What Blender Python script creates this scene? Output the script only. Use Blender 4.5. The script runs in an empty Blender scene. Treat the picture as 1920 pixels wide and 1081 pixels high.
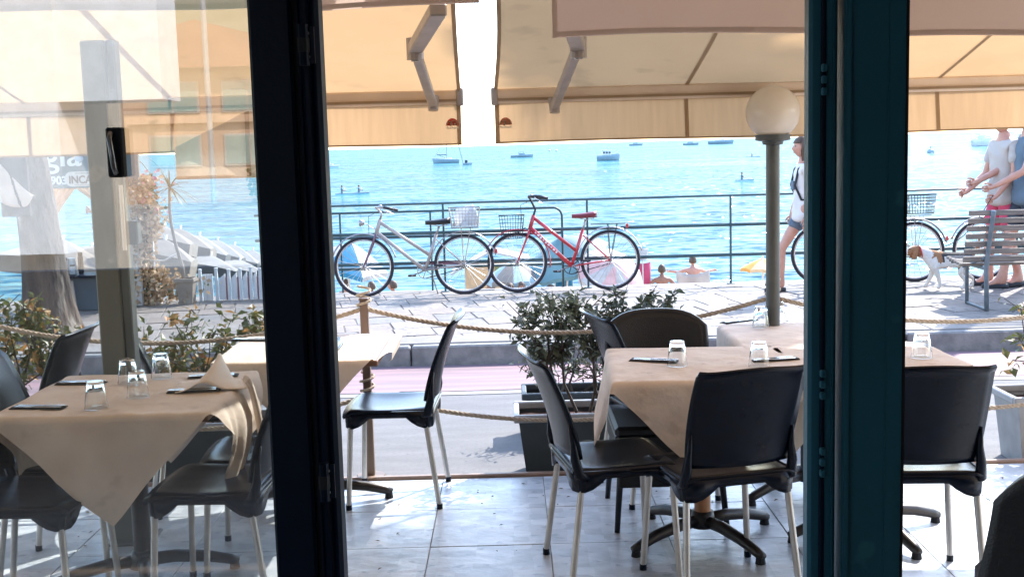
import bpy, bmesh, math, random
from mathutils import Vector, Matrix, Euler, noise as mnoise
R = math.radians
scene = bpy.context.scene
col = scene.collection
# ---------------------------------------------------------------- camera
FPX, CH, PITCH, ROLL = 2200.0, 1.65, R(6.97), R(-1.57)
cam_d = bpy.data.cameras.new('camera'); cam = bpy.data.objects.new('camera', cam_d); col.objects.link(cam)
cam_d.sensor_width = 36; cam_d.lens = FPX/1920*36; cam_d.clip_start = .05; cam_d.clip_end = 60000
CM = Matrix.Translation((0, 0, CH)) @ Matrix.Rotation(math.pi/2-PITCH, 4, 'X') @ Matrix.Rotation(ROLL, 4, 'Z')
cam.matrix_world = CM
scene.camera = cam
def P(px, py, y=None, z=None):
    """world point on the sight line of a photograph pixel at distance y or at height z"""
    d = CM.to_3x3() @ Vector(((px-960)/FPX, (540.5-py)/FPX, -1))
    t = (y/d.y) if y is not None else ((z-CH)/d.z)
    return Vector((d.x*t, d.y*t, CH+d.z*t))
# ---------------------------------------------------------------- light
SUN_AZ, SUN_EL = R(36), R(42)          # azimuth measured from +Y towards +X
world = bpy.data.worlds.new('World'); scene.world = world; world.use_nodes = True
nt = world.node_tree
sky = nt.nodes.new('ShaderNodeTexSky'); sky.sky_type = 'NISHITA'; sky.sun_disc = False
sky.sun_elevation = SUN_EL; sky.sun_rotation = SUN_AZ; sky.air_density = 1.0; sky.dust_density = .6; sky.ozone_density = 1.2
bg = nt.nodes['Background']; bg.inputs[1].default_value = .15
nt.links.new(sky.outputs[0], bg.inputs[0])
sl = bpy.data.lights.new('sun', 'SUN'); sl.energy = 2.0; sl.angle = R(.5); sl.color = (1, .95, .89)
sun = bpy.data.objects.new('sun', sl); col.objects.link(sun)
sdir = Vector((math.sin(SUN_AZ)*math.cos(SUN_EL), math.cos(SUN_AZ)*math.cos(SUN_EL), math.sin(SUN_EL)))
sun.rotation_euler = sdir.to_track_quat('Z', 'Y').to_euler()
scene.view_settings.view_transform = 'Standard'; scene.view_settings.look = 'None'
scene.view_settings.exposure = 2.4; scene.view_settings.gamma = 1
scene.view_settings.use_curve_mapping = False
# ---------------------------------------------------------------- materials
MATS = {}
def mat(name, c1, c2=None, rough=.6, metal=0, scale=8, stretch=(1, 1, 1), bump=0, bscale=40, trans=0, spec=.5,
        coat=0, detail=6, lo=.35, hi=.65, speck=None, coords='Object', bdist=.01):
    if name in MATS: return MATS[name]
    m = bpy.data.materials.new(name); m.use_nodes = True; n = m.node_tree.nodes; L = m.node_tree.links
    p = n['Principled BSDF']; p.inputs['Roughness'].default_value = rough; p.inputs['Metallic'].default_value = metal
    p.inputs['Specular IOR Level'].default_value = spec
    if coat: p.inputs['Coat Weight'].default_value = coat
    tc = n.new('ShaderNodeTexCoord'); mp = n.new('ShaderNodeMapping'); mp.inputs['Scale'].default_value = stretch
    L.new(tc.outputs[coords], mp.inputs[0])
    c2 = c2 or tuple(x*.82 for x in c1)
    no = n.new('ShaderNodeTexNoise'); no.inputs['Scale'].default_value = scale; no.inputs['Detail'].default_value = detail
    L.new(mp.outputs[0], no.inputs['Vector'])
    rp = n.new('ShaderNodeValToRGB'); rp.color_ramp.elements[0].position = lo; rp.color_ramp.elements[1].position = hi
    rp.color_ramp.elements[0].color = (*c2, 1); rp.color_ramp.elements[1].color = (*c1, 1)
    L.new(no.outputs['Fac'], rp.inputs[0])
    src = rp.outputs[0]
    if speck:                               # speck = (colour, scale, threshold)
        n2 = n.new('ShaderNodeTexNoise'); n2.inputs['Scale'].default_value = speck[1]; n2.inputs['Detail'].default_value = 3
        L.new(mp.outputs[0], n2.inputs['Vector'])
        r2 = n.new('ShaderNodeValToRGB'); r2.color_ramp.elements[0].position = speck[2]; r2.color_ramp.elements[1].position = speck[2]+.08
        L.new(n2.outputs['Fac'], r2.inputs[0])
        mx = n.new('ShaderNodeMixRGB'); L.new(r2.outputs[0], mx.inputs[0]); L.new(src, mx.inputs[1]); mx.inputs[2].default_value = (*speck[0], 1)
        src = mx.outputs[0]
    L.new(src, p.inputs['Base Color'])
    if bump:
        nb = n.new('ShaderNodeTexNoise'); nb.inputs['Scale'].default_value = bscale; nb.inputs['Detail'].default_value = 5
        L.new(mp.outputs[0], nb.inputs['Vector'])
        b = n.new('ShaderNodeBump'); b.inputs['Strength'].default_value = bump; b.inputs['Distance'].default_value = bdist
        L.new(nb.outputs['Fac'], b.inputs['Height']); L.new(b.outputs[0], p.inputs['Normal'])
    if trans:                               # thin cloth or leaf: part of the light passes through
        t = n.new('ShaderNodeBsdfTranslucent'); L.new(src, t.inputs[0])
        ms = n.new('ShaderNodeMixShader'); ms.inputs[0].default_value = trans
        out = n['Material Output']
        L.new(p.outputs[0], ms.inputs[1]); L.new(t.outputs[0], ms.inputs[2]); L.new(ms.outputs[0], out.inputs[0])
    MATS[name] = m
    return m
def glass_mat(name, refl, tint=(1, 1, 1)):
    m = bpy.data.materials.new(name); m.use_nodes = True; n = m.node_tree.nodes; L = m.node_tree.links
    n.remove(n['Principled BSDF'])
    tr = n.new('ShaderNodeBsdfTransparent'); tr.inputs[0].default_value = (*tint, 1)
    gl = n.new('ShaderNodeBsdfGlossy'); gl.inputs['Roughness'].default_value = 0.0
    ms = n.new('ShaderNodeMixShader'); ms.inputs[0].default_value = refl
    L.new(tr.outputs[0], ms.inputs[1]); L.new(gl.outputs[0], ms.inputs[2]); L.new(ms.outputs[0], n['Material Output'].inputs[0])
    return m
def tumbler_mat():
    m = bpy.data.materials.new('tumbler_glass'); m.use_nodes = True; p = m.node_tree.nodes['Principled BSDF']
    p.inputs['Transmission Weight'].default_value = 1; p.inputs['Roughness'].default_value = .02; p.inputs['IOR'].default_value = 1.47
    p.inputs['Base Color'].default_value = (.97, .99, 1, 1)
    return m
# ---------------------------------------------------------------- mesh builder
class MB:
    def __init__(s): s.v = []; s.f = []
    def add(s, vs, fs):
        b = len(s.v); s.v += [tuple(v) for v in vs]; s.f += [tuple(b+i for i in f) for f in fs]; return s
    def box(s, c, d, rot=None, bevel=0):
        hx, hy, hz = d[0]/2, d[1]/2, d[2]/2
        M = (Euler(rot).to_matrix() if rot else Matrix.Identity(3)); c = Vector(c)
        if bevel:
            bm = bmesh.new(); bmesh.ops.create_cube(bm, size=1); bmesh.ops.scale(bm, vec=d, verts=bm.verts)
            bmesh.ops.bevel(bm, geom=bm.edges[:], offset=bevel, segments=1, affect='EDGES', profile=.5)
            bm.verts.index_update(); vs = [M@v.co+c for v in bm.verts]; fs = [[v.index for v in f.verts] for f in bm.faces]; bm.free()
            return s.add(vs, fs)
        vs = [M@Vector((x*hx, y*hy, z*hz))+c for x in (-1, 1) for y in (-1, 1) for z in (-1, 1)]
        return s.add(vs, [(0, 1, 3, 2), (4, 6, 7, 5), (0, 4, 5, 1), (2, 3, 7, 6), (0, 2, 6, 4), (1, 5, 7, 3)])
    def tube(s, pts, r, n=8, closed=False, caps=True):
        pts = [Vector(p) for p in pts]; m = len(pts)
        rs = r if isinstance(r, (list, tuple)) else [r]*m
        tang = []
        for i in range(m):
            if closed: t = pts[(i+1) % m]-pts[i-1]
            else: t = pts[min(i+1, m-1)]-pts[max(i-1, 0)]
            tang.append(t.normalized() if t.length > 1e-9 else Vector((0, 0, 1)))
        a = Vector((0, 0, 1)) if abs(tang[0].z) < .9 else Vector((1, 0, 0))
        u = tang[0].cross(a).normalized(); vs = []
        for i in range(m):
            u = (u-tang[i]*u.dot(tang[i]))
            u = u.normalized() if u.length > 1e-6 else tang[i].orthogonal().normalized()
            w = tang[i].cross(u)
            for k in range(n):
                an = 2*math.pi*k/n; vs.append(pts[i]+(u*math.cos(an)+w*math.sin(an))*rs[i])
        fs = []
        for i in range(m if closed else m-1):
            j = (i+1) % m
            for k in range(n):
                k2 = (k+1) % n; fs.append((i*n+k, i*n+k2, j*n+k2, j*n+k))
        if caps and not closed: fs += [tuple(range(n))[::-1], tuple((m-1)*n+k for k in range(n))]
        return s.add(vs, fs)
    def lathe(s, prof, n=16, c=(0, 0, 0), close=False):
        c = Vector(c); vs = []
        for r, z in prof:
            for k in range(n):
                a = 2*math.pi*k/n; vs.append(c+Vector((r*math.cos(a), r*math.sin(a), z)))
        m = len(prof); fs = []
        for i in range(m-1 if not close else m):
            j = (i+1) % m
            for k in range(n):
                k2 = (k+1) % n; fs.append((i*n+k, i*n+k2, j*n+k2, j*n+k))
        return s.add(vs, fs)
    def grid(s, fn, nu, nv):
        vs = [fn(i/nu, j/nv) for j in range(nv+1) for i in range(nu+1)]
        fs = [(j*(nu+1)+i, j*(nu+1)+i+1, (j+1)*(nu+1)+i+1, (j+1)*(nu+1)+i) for j in range(nv) for i in range(nu)]
        return s.add(vs, fs)
    def ball(s, c, r, nu=12, nv=8):
        c = Vector(c); r = Vector(r) if isinstance(r, (tuple, list, Vector)) else Vector((r, r, r))
        prof = []
        vs = [c+Vector((0, 0, -r.z))]
        for j in range(1, nv):
            t = -math.pi/2+math.pi*j/nv
            for i in range(nu):
                a = 2*math.pi*i/nu; vs.append(c+Vector((r.x*math.cos(t)*math.cos(a), r.y*math.cos(t)*math.sin(a), r.z*math.sin(t))))
        vs.append(c+Vector((0, 0, r.z))); e = len(vs)-1
        fs = [(0, 1+(i+1) % nu, 1+i) for i in range(nu)]
        for j in range(nv-2):
            for i in range(nu):
                a = 1+j*nu; b = a+nu; i2 = (i+1) % nu; fs.append((a+i, a+i2, b+i2, b+i))
        a = 1+(nv-2)*nu; fs += [(a+i, a+(i+1) % nu, e) for i in range(nu)]
        return s.add(vs, fs)
    def prism(s, poly, z0, z1, inset=0):
        """polygon (x,y) list counter-clockwise, extruded from z0 to z1 with a small chamfer"""
        n = len(poly); cx = sum(p[0] for p in poly)/n; cy = sum(p[1] for p in poly)/n
        vs = [(x, y, z0) for x, y in poly]
        if inset:
            vs += [(x, y, z1-inset) for x, y in poly]
            def sh(x, y):
                d = math.hypot(x-cx, y-cy) or 1; return (x-(x-cx)/d*inset*1.4, y-(y-cy)/d*inset*1.4, z1)
            vs += [sh(x, y) for x, y in poly]; lv = 3
        else: vs += [(x, y, z1) for x, y in poly]; lv = 2
        fs = [tuple(range(n))[::-1], tuple((lv-1)*n+i for i in range(n))]
        for l in range(lv-1):
            for i in range(n): j = (i+1) % n; fs.append((l*n+i, l*n+j, (l+1)*n+j, (l+1)*n+i))
        return s.add(vs, fs)
    def xf(s, M):
        s.v = [tuple(M@Vector(v)) for v in s.v]; return s
    def build(s, name, m, parent=None, smooth=False, kind=None, solid=0, sub=0, loc=None, recalc=False, label=None, autos=None):
        me = bpy.data.meshes.new(name); me.from_pydata(s.v, [], s.f); me.update()
        if recalc:
            bm = bmesh.new(); bm.from_mesh(me); bmesh.ops.recalc_face_normals(bm, faces=bm.faces); bm.to_mesh(me); bm.free()
        me.materials.append(m)
        if smooth: me.polygons.foreach_set('use_smooth', [True]*len(me.polygons))
        if autos is not None and smooth: me.set_sharp_from_angle(angle=R(autos))
        o = bpy.data.objects.new(name, me); col.objects.link(o)
        if parent is not None: o.parent = parent
        if loc is not None: o.location = loc
        if solid:
            md = o.modifiers.new('solid', 'SOLIDIFY'); md.thickness = solid; md.offset = 0
        if sub:
            md = o.modifiers.new('sub', 'SUBSURF'); md.levels = sub; md.render_levels = sub
        if kind: o['kind'] = kind
        if label: o['label'] = label
        return o
def thing(name, label, cat, loc=(0, 0, 0), rz=0, group=None):
    o = bpy.data.objects.new(name, None); col.objects.link(o); o.location = loc; o.rotation_euler = (0, 0, rz)
    o.empty_display_size = .1
    o['label'] = label; o['category'] = cat
    if group: o['group'] = group
    return o
def tag(o, label, cat, group=None):
    o['label'] = label; o['category'] = cat
    if group: o['group'] = group
    return o
KIDS = {}
def kids(o): return [c for c in bpy.data.objects if c.parent == o]
def dup(o, label=None, loc=None, rz=None, group=None):
    def rec(s, par):
        c = s.copy(); col.objects.link(c); c.parent = par
        for ch in kids(s): rec(ch, c)
        return c
    r = rec(o, None)
    if label: r['label'] = label
    if loc is not None: r.location = loc
    if rz is not None: r.rotation_euler = (0, 0, rz)
    if group: r['group'] = group
    return r
def clip(poly, a, b, c):                   # keep a*x+b*y<=c
    out = []
    for i in range(len(poly)):
        p, q = poly[i], poly[(i+1) % len(poly)]
        dp, dq = a*p[0]+b*p[1]-c, a*q[0]+b*q[1]-c
        if dp <= 0: out.append(p)
        if dp*dq < 0: t = dp/(dp-dq); out.append((p[0]+(q[0]-p[0])*t, p[1]+(q[1]-p[1])*t))
    return out
def text(name, s, m, parent, size, loc, rot=(R(90), 0, 0), depth=.004, shear=0, align='LEFT', offset=0, xs=1):
    cu = bpy.data.curves.new(name, 'FONT'); cu.body = s; cu.size = size; cu.extrude = depth; cu.shear = shear; cu.align_x = align; cu.offset = offset
    t = bpy.data.objects.new('tmp', cu); col.objects.link(t)
    dg = bpy.context.evaluated_depsgraph_get(); me = bpy.data.meshes.new_from_object(t.evaluated_get(dg)); bpy.data.objects.remove(t)
    me.materials.clear(); me.materials.append(m)
    o = bpy.data.objects.new(name, me); col.objects.link(o); o.parent = parent; o.location = loc; o.rotation_euler = rot; o.scale = (xs, 1, 1)
    return o
def skinmesh(verts, edges, radii, sub=2, root=0):
    me = bpy.data.meshes.new('tmp'); me.from_pydata(verts, edges, []); me.update()
    o = bpy.data.objects.new('tmp', me); col.objects.link(o)
    o.modifiers.new('skin', 'SKIN'); md = o.modifiers.new('s', 'SUBSURF'); md.levels = sub; md.render_levels = sub
    sv = me.skin_vertices[0].data
    for i, r in enumerate(radii):
        sv[i].radius = r if isinstance(r, tuple) else (r, r); sv[i].use_root = (i == root)
    dg = bpy.context.evaluated_depsgraph_get(); dg.update(); m2 = bpy.data.meshes.new_from_object(o.evaluated_get(dg))
    vs = [tuple(v.co) for v in m2.vertices]; fs = [tuple(p.vertices) for p in m2.polygons]
    bpy.data.objects.remove(o); bpy.data.meshes.remove(m2)
    return vs, fs
# ---------------------------------------------------------------- palette
M_floor = mat('terrace_tile', (.50, .49, .47), (.34, .35, .36), rough=.38, scale=9, stretch=(1, 3.2, 1), bump=.5, bscale=14, speck=((.27, .29, .31), 16, .60), bdist=.02, coords='Generated')
M_floor = mat('terrace_tile_world', (.50, .53, .56), (.40, .435, .47), rough=.34, scale=7, stretch=(1, 1.5, 1), bump=.22, bscale=9, speck=((.27, .31, .35), 12, .60), bdist=.02, lo=.42, hi=.58)
def enrich_floor(m):
    n = m.node_tree.nodes; L = m.node_tree.links; p = n['Principled BSDF']; src = p.inputs['Base Color'].links[0].from_socket
    g = n.new('ShaderNodeNewGeometry'); mp = n.new('ShaderNodeMapping'); mp.inputs['Scale'].default_value = (13, 13, 13); L.new(g.outputs['Position'], mp.inputs[0])
    vo = n.new('ShaderNodeTexVoronoi'); vo.distance = 'CHEBYCHEV'; vo.inputs['Randomness'].default_value = .35; vo.inputs['Scale'].default_value = 1; L.new(mp.outputs[0], vo.inputs['Vector'])
    hs_ = n.new('ShaderNodeHueSaturation'); sp = n.new('ShaderNodeSeparateColor'); L.new(vo.outputs['Color'], sp.inputs[0])
    oi = n.new('ShaderNodeObjectInfo')
    a = n.new('ShaderNodeMath'); a.operation = 'MULTIPLY_ADD'; L.new(sp.outputs[0], a.inputs[0]); a.inputs[1].default_value = .34; a.inputs[2].default_value = .80
    b = n.new('ShaderNodeMath'); b.operation = 'MULTIPLY_ADD'; L.new(oi.outputs['Random'], b.inputs[0]); b.inputs[1].default_value = .12; L.new(a.outputs[0], b.inputs[2])
    L.new(src, hs_.inputs['Color']); L.new(b.outputs[0], hs_.inputs['Value']); L.new(hs_.outputs[0], p.inputs['Base Color'])
enrich_floor(M_floor)
M_grout = mat('grout', (.30, .29, .28), rough=.9)
M_asph = mat('asphalt', (.17, .166, .166), (.13, .127, .128), rough=.85, scale=5, stretch=(.4, 1.6, 1), bump=.4, bscale=220, speck=((.11, .11, .11), 90, .56))
M_pink = mat('pink_lane_paint', (.27, .165, .18), (.19, .13, .14), rough=.75, scale=3, stretch=(.3, 3, 1), lo=.42, hi=.58, speck=((.17, .145, .145), 9, .60))
M_line = mat('white_road_paint', (.28, .27, .26), (.19, .18, .18), rough=.7, scale=14)
M_kerb = mat('kerb_stone', (.24, .235, .23), (.15, .15, .15), rough=.8, scale=10, bump=.5, bscale=50)
M_kerbtop = mat('kerb_cap_stone', (.22, .20, .187), (.17, .155, .145), rough=.75, scale=8, bump=.3, bscale=40)
SLABS = [mat('promenade_slab_%s' % k, c, c2, rough=.72, scale=6, bump=.45, bscale=22, speck=((.125, .113, .108), 14, .58), bdist=.015)
         for k, c, c2 in (('warm', (.225, .185, .160), (.175, .147, .128)), ('pale', (.245, .212, .19), (.20, .173, .155)), ('grey', (.19, .178, .17), (.155, .146, .14)))]
M_joint = mat('slab_joint', (.13, .115, .105), rough=.95)
M_sand = mat('beach_sand', (.45, .37, .27), (.34, .27, .20), rough=.95, scale=2)
M_ground = mat('ground_earth', (.30, .28, .25), rough=.95, scale=.5)
M_steel = mat('teal_painted_steel', (.018, .118, .172), (.015, .10, .148), rough=.4, spec=.3, speck=((.03, .15, .20), 14, .66), scale=3, bump=.12, bscale=60)
M_black = mat('dark_painted_steel', (.003, .010, .026), (.002, .007, .019), rough=.5, spec=.12, scale=4, bump=.12, bscale=60)
M_seal = mat('rubber_seal', (.006, .008, .012), rough=.8)
M_metal = mat('worn_steel', (.35, .35, .36), rough=.35, metal=1)
M_wallin = mat('interior_plaster', (.26, .25, .24), rough=.9, scale=2)
M_ceil = mat('interior_ceiling', (.34, .33, .32), rough=.9)
M_floorin = mat('interior_floor', (.22, .16, .11), (.15, .11, .08), rough=.4, scale=2, stretch=(1, 8, 1))
M_facade = mat('facade_plaster', (.62, .50, .38), (.54, .43, .32), rough=.9, scale=3, bump=.2)
M_awn = mat('awning_cloth', (.43, .272, .138), (.385, .24, .12), rough=.85, scale=2.2, lo=.3, hi=.7, speck=((.35, .222, .115), 3.5, .64), trans=.5, bump=.08, bscale=300)
M_awnv = mat('awning_valance_cloth', (.45, .288, .158), (.40, .255, .138), rough=.85, scale=5, stretch=(6, 1, .6), trans=.5, bump=.08, bscale=300)
M_hem = mat('awning_hem', (.36, .25, .15), (.31, .21, .12), rough=.85, trans=.2)
M_awn2 = mat('near_awning_cloth', (.80, .66, .59), (.74, .61, .545), rough=.85, scale=2, trans=.35, bump=.06, bscale=300)
M_rail = mat('awning_frame_paint', (.66, .52, .39), (.58, .45, .34), rough=.45, scale=6)
M_armp = mat('awning_arm_paint', (.33, .275, .235), (.27, .225, .19), rough=.4, scale=12)
M_red = mat('emblem_red', (.50, .05, .02), (.42, .05, .02), rough=.7)
M_white = mat('white_paint', (.70, .69, .67), (.62, .61, .59), rough=.5, scale=6)
# ---------------------------------------------------------------- ground, road, promenade, beach, sea
gnd = MB().add([(-2500, -1500, -.125), (2500, -1500, -.125), (2500, 9.35, -.125), (-2500, 9.35, -.125)], [(0, 1, 2, 3)]).build('ground', M_ground, kind='structure')
road = MB().add([(-60, 5.76, -.10), (60, 5.76, -.10), (60, 9.34, -.10), (-60, 9.34, -.10)], [(0, 1, 2, 3)]).build('road', M_asph, kind='structure')
Yp0, Yp1 = P(700, 735, z=-.09).y, 9.33
MB().add([(-60, Yp0, -.096), (60, Yp0, -.096), (60, Yp1-.02, -.096), (-60, Yp1-.02, -.096)], [(0, 1, 2, 3)]).build('pink_lane', M_pink, road)
MB().add([(-60, Yp0-.13, -.096), (60, Yp0-.13, -.096), (60, Yp0-.02, -.096), (-60, Yp0-.02, -.096)], [(0, 1, 2, 3)]).build('road_line', M_line, road)
rng = random.Random(4)
# terrace
ter = MB().box((0, 3.93, -.07), (9.6, 3.62, .13)).build('terrace_floor', M_grout, kind='structure')
tw, td = .50, .50
def tile_poly(x0, x1, y0, y1): return [(x0, y0), (x1, y0), (x1, y1), (x0, y1)]
for j in range(8):
    for i in range(-9, 9):
        y1 = 5.72-j*td; y0 = max(y1-td, 2.13); x0 = i*tw+.13; x1 = x0+tw
        if y1-y0 < .1: continue
        g = .0022; w_, d_ = (x1-x0)/2-g, (y1-y0)/2-g
        o = MB().prism([(-w_, -d_), (w_, -d_), (w_, d_), (-w_, d_)], -.012, .0, .0012).build('tile', M_floor, ter, loc=((x0+x1)/2, (y0+y1)/2, rng.uniform(-.0008, .0008)))
        o.rotation_euler = (rng.uniform(-.001, .001), rng.uniform(-.001, .001), rng.choice((0, math.pi)) if abs(w_-d_) < .01 else 0)
for k in range(5):                          # metal edging along the terrace, in lengths
    MB().box((-3.8+1.9*k, 5.755, -.012), (1.892, .035, .05), bevel=.006).build('edge_trim', mat('edge_metal', (.30, .20, .15), (.22, .15, .11), rough=.5), ter)
# kerb
kerb = MB().box((0, 9.50, -.11), (24, .28, .10)).build('kerb', M_joint, kind='structure')
for k in range(24):
    MB().box((-11.5+k+.17, 9.455+rng.uniform(-.004, .004), -.035+rng.uniform(-.002, .002)), (.988, .25, .19), bevel=.014).build('kerb_stone', M_kerb, kerb)
    MB().box((-11.5+k+.41, 9.60, .055+rng.uniform(-.002, .003)), (.99, .34, .03), bevel=.006).build('kerb_cap', M_kerbtop, kerb)
# promenade: bedding and single slabs laid a little askew
prom = MB().box((0, 11.32, -1.495), (120, 3.30, 3.1)).build('promenade', M_joint, kind='structure')
an = R(11); ca, sa = math.cos(an), math.sin(an)
sx, sy = .36, .50
rows = []
far_quads = MB()
k = 0; X0, X1, Yk0, Yk1 = -7.2, 7.2, 9.775, 12.96
for r in range(-12, 40):
    off = rng.uniform(0, sx)*.25
    x = -16.0
    while x < 16:
        w = sx*rng.uniform(.82, 1.25)
        y0 = r*sy*.82
        quad = [(x+.004+off, y0+.004), (x+w-.004+off, y0+.004), (x+w-.005+off, y0+sy*.82-.004), (x+.006+off, y0+sy*.82-.004)]
        quad = [(px+rng.uniform(-.006, .006), py+rng.uniform(-.006, .006)) for px, py in quad]
        q = [(px*ca-py*sa, px*sa+py*ca) for px, py in quad]
        x += w
        for a, b, c in ((-1, 0, -X0), (1, 0, X1), (0, -1, -Yk0), (0, 1, Yk1)):
            q = clip(q, a, b, c)
            if len(q) < 3: break
        if len(q) < 3: continue
        A = abs(sum(q[i][0]*q[(i+1) % len(q)][1]-q[(i+1) % len(q)][0]*q[i][1] for i in range(len(q)))/2)
        if A < .006: continue
        rows.append(q)
def seen(q):
    cx = sum(p[0] for p in q)/len(q); cy = sum(p[1] for p in q)/len(q); return abs(cx)-cy*.47
rows.sort(key=seen)
for i, q in enumerate(rows):
    h = .062+rng.uniform(-.004, .004)
    area = sum(q[i2][0]*q[(i2+1) % len(q)][1]-q[(i2+1) % len(q)][0]*q[i2][1] for i2 in range(len(q)))
    if area < 0: q = q[::-1]
    if i < 298:
        MB().prism(q, .02, h, .004).build('slab', SLABS[rng.choice((0, 0, 1, 1, 2))], prom)
    else: far_quads.prism(q, .02, h, .004)
far_quads.build('outer_slabs', SLABS[1], prom, kind='stuff')
MB().box((0, 13.06, -1.48), (120, .17, 3.06)).build('sea_wall_coping', M_kerbtop, prom)
# side stretches of paving beyond the frame
for s in (-1, 1): MB().box((s*33.6, 11.37, .045), (52.7, 3.17, .03)).build('paving', SLABS[0], prom)
MB().grid(lambda u, v: (-2500+5000*u, 13.0+30*v, -2.95-.38*v), 2, 6).build('beach', M_sand, kind='structure')
# sea
def sea_material():
    m = bpy.data.materials.new('sea_water'); m.use_nodes = True; n = m.node_tree.nodes; L = m.node_tree.links
    p = n['Principled BSDF']; tc = n.new('ShaderNodeTexCoord'); geo = n.new('ShaderNodeNewGeometry')
    def noise(scale, stretch, det=4, dist=0):
        mp = n.new('ShaderNodeMapping'); mp.inputs['Scale'].default_value = stretch; L.new(geo.outputs['Position'], mp.inputs[0])
        o = n.new('ShaderNodeTexNoise'); o.inputs['Scale'].default_value = scale; o.inputs['Detail'].default_value = det; o.inputs['Distortion'].default_value = dist
        L.new(mp.outputs[0], o.inputs['Vector']); return o
    def ramp(src, a, b, c1, c2):
        r = n.new('ShaderNodeValToRGB'); r.color_ramp.elements[0].position = a; r.color_ramp.elements[1].position = b
        r.color_ramp.elements[0].color = (*c1, 1); r.color_ramp.elements[1].color = (*c2, 1); L.new(src, r.inputs[0]); return r
    def mixc(f, a, b):
        x = n.new('ShaderNodeMixRGB'); L.new(f, x.inputs[0])
        if isinstance(a, tuple): x.inputs[1].default_value = (*a, 1)
        else: L.new(a, x.inputs[1])
        if isinstance(b, tuple): x.inputs[2].default_value = (*b, 1)
        else: L.new(b, x.inputs[2])
        return x
    big = noise(.018, (.5, 1.6, 1), 5)
    c = ramp(big.outputs['Fac'], .38, .62, (.010, .088, .142), (.017, .122, .178))
    sm = noise(.45, (.35, 1.5, 1), 8, .5)
    w = ramp(sm.outputs['Fac'], .44, .62, (0, 0, 0), (1, 1, 1))
    c2 = mixc(w.outputs[0], c.outputs[0], (.07, .21, .25))
    # drifting foam and old wakes: long pale bands
    fo = noise(.022, (.10, 1.5, 1), 6, .6); fr = ramp(fo.outputs['Fac'], .56, .66, (0, 0, 0), (.75, .75, .75))
    c3 = mixc(fr.outputs[0], c2.outputs[0], (.11, .24, .28))
    L.new(c3.outputs[0], p.inputs['Base Color'])
    p.inputs['IOR'].default_value = 1.33
    def nvec(scale, stretch, det):
        o = noise(scale, stretch, det); v = n.new('ShaderNodeVectorMath'); v.operation = 'SUBTRACT'; L.new(o.outputs['Color'], v.inputs[0]); v.inputs[1].default_value = (.5, .5, .5); return v
    v1, v2 = nvec(1.5, (.8, 1.2, 1), 3), nvec(.35, (.6, 1.5, 1), 4)
    def scl(v, k):
        q = n.new('ShaderNodeVectorMath'); q.operation = 'MULTIPLY'; L.new(v.outputs[0], q.inputs[0]); q.inputs[1].default_value = (k, k, 0); return q
    s1, s2 = scl(v1, 2.7), scl(v2, .9)
    ad = n.new('ShaderNodeVectorMath'); ad.operation = 'ADD'; L.new(s1.outputs[0], ad.inputs[0]); L.new(s2.outputs[0], ad.inputs[1])
    ad2 = n.new('ShaderNodeVectorMath'); ad2.operation = 'ADD'; L.new(ad.outputs[0], ad2.inputs[0]); ad2.inputs[1].default_value = (0, 0, 1)
    nn = n.new('ShaderNodeVectorMath'); nn.operation = 'NORMALIZE'; L.new(ad2.outputs[0], nn.inputs[0]); L.new(nn.outputs[0], p.inputs['Normal'])
    gl = n.new('ShaderNodeBsdfGlossy'); gl.inputs['Roughness'].default_value = .09; L.new(nn.outputs[0], gl.inputs['Normal'])
    p.inputs['Specular IOR Level'].default_value = 0; p.inputs['Roughness'].default_value = 1
    mx = n.new('ShaderNodeMixShader'); mx.inputs[0].default_value = .13
    L.new(p.outputs[0], mx.inputs[1]); L.new(gl.outputs[0], mx.inputs[2]); L.new(mx.outputs[0], n['Material Output'].inputs[0])
    return m
M_sea = sea_material()
sv = []; ys = [30, 45, 70, 110, 170, 260, 400, 650, 1100, 2000, 4000, 9000, 30000]
ms = MB()
for y in ys:
    for k in range(9): ms.v.append(((k/8*2-1)*max(2500, y*1.2), y, -3.2))
for j in range(len(ys)-1):
    for k in range(8): ms.f.append((j*9+k, j*9+k+1, (j+1)*9+k+1, (j+1)*9+k))
ms.build('sea', M_sea, kind='structure')
# ---------------------------------------------------------------- restaurant room and facade (the camera stands inside)
room = MB().box((0, -.45, -.07), (7, 5.1, .12)).build('interior_floor', M_floorin, kind='structure')
MB().box((0, -.45, 3.1), (7, 5.1, .1)).build('interior_ceiling', M_ceil, kind='structure')
for s, nm in ((-1, 'wall_left'), (1, 'wall_right')): MB().box((s*3.55, -.45, 1.5), (.1, 5.1, 3.1)).build(nm, M_wallin, kind='structure')
wb = MB()                                   # back wall with an open window at the left
wb.box((1.25, -3.05, 1.5), (4.5, .1, 3.1))
wb.box((-2.25, -3.05, .45), (2.5, .1, 1.0)).box((-2.25, -3.05, 3.0), (2.5, .1, .1))
wb.build('wall_back', M_wallin, kind='structure')
fac = thing('restaurant_facade', 'plastered restaurant front with a wide door opening behind the terrace', 'building', (0, 2.1, 0))
fw = MB()
for s in (-1, 1): fw.box((s*5.7, .1, 2.0), (5.0, .18, 4.2))
fw.box((0, .1, 3.52), (6.38, .18, 1.16)); fw.build('wall', M_facade, fac)
MB().box((0, .02, 4.16), (16.6, .5, .12)).build('cornice', M_kerbtop, fac)
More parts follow.
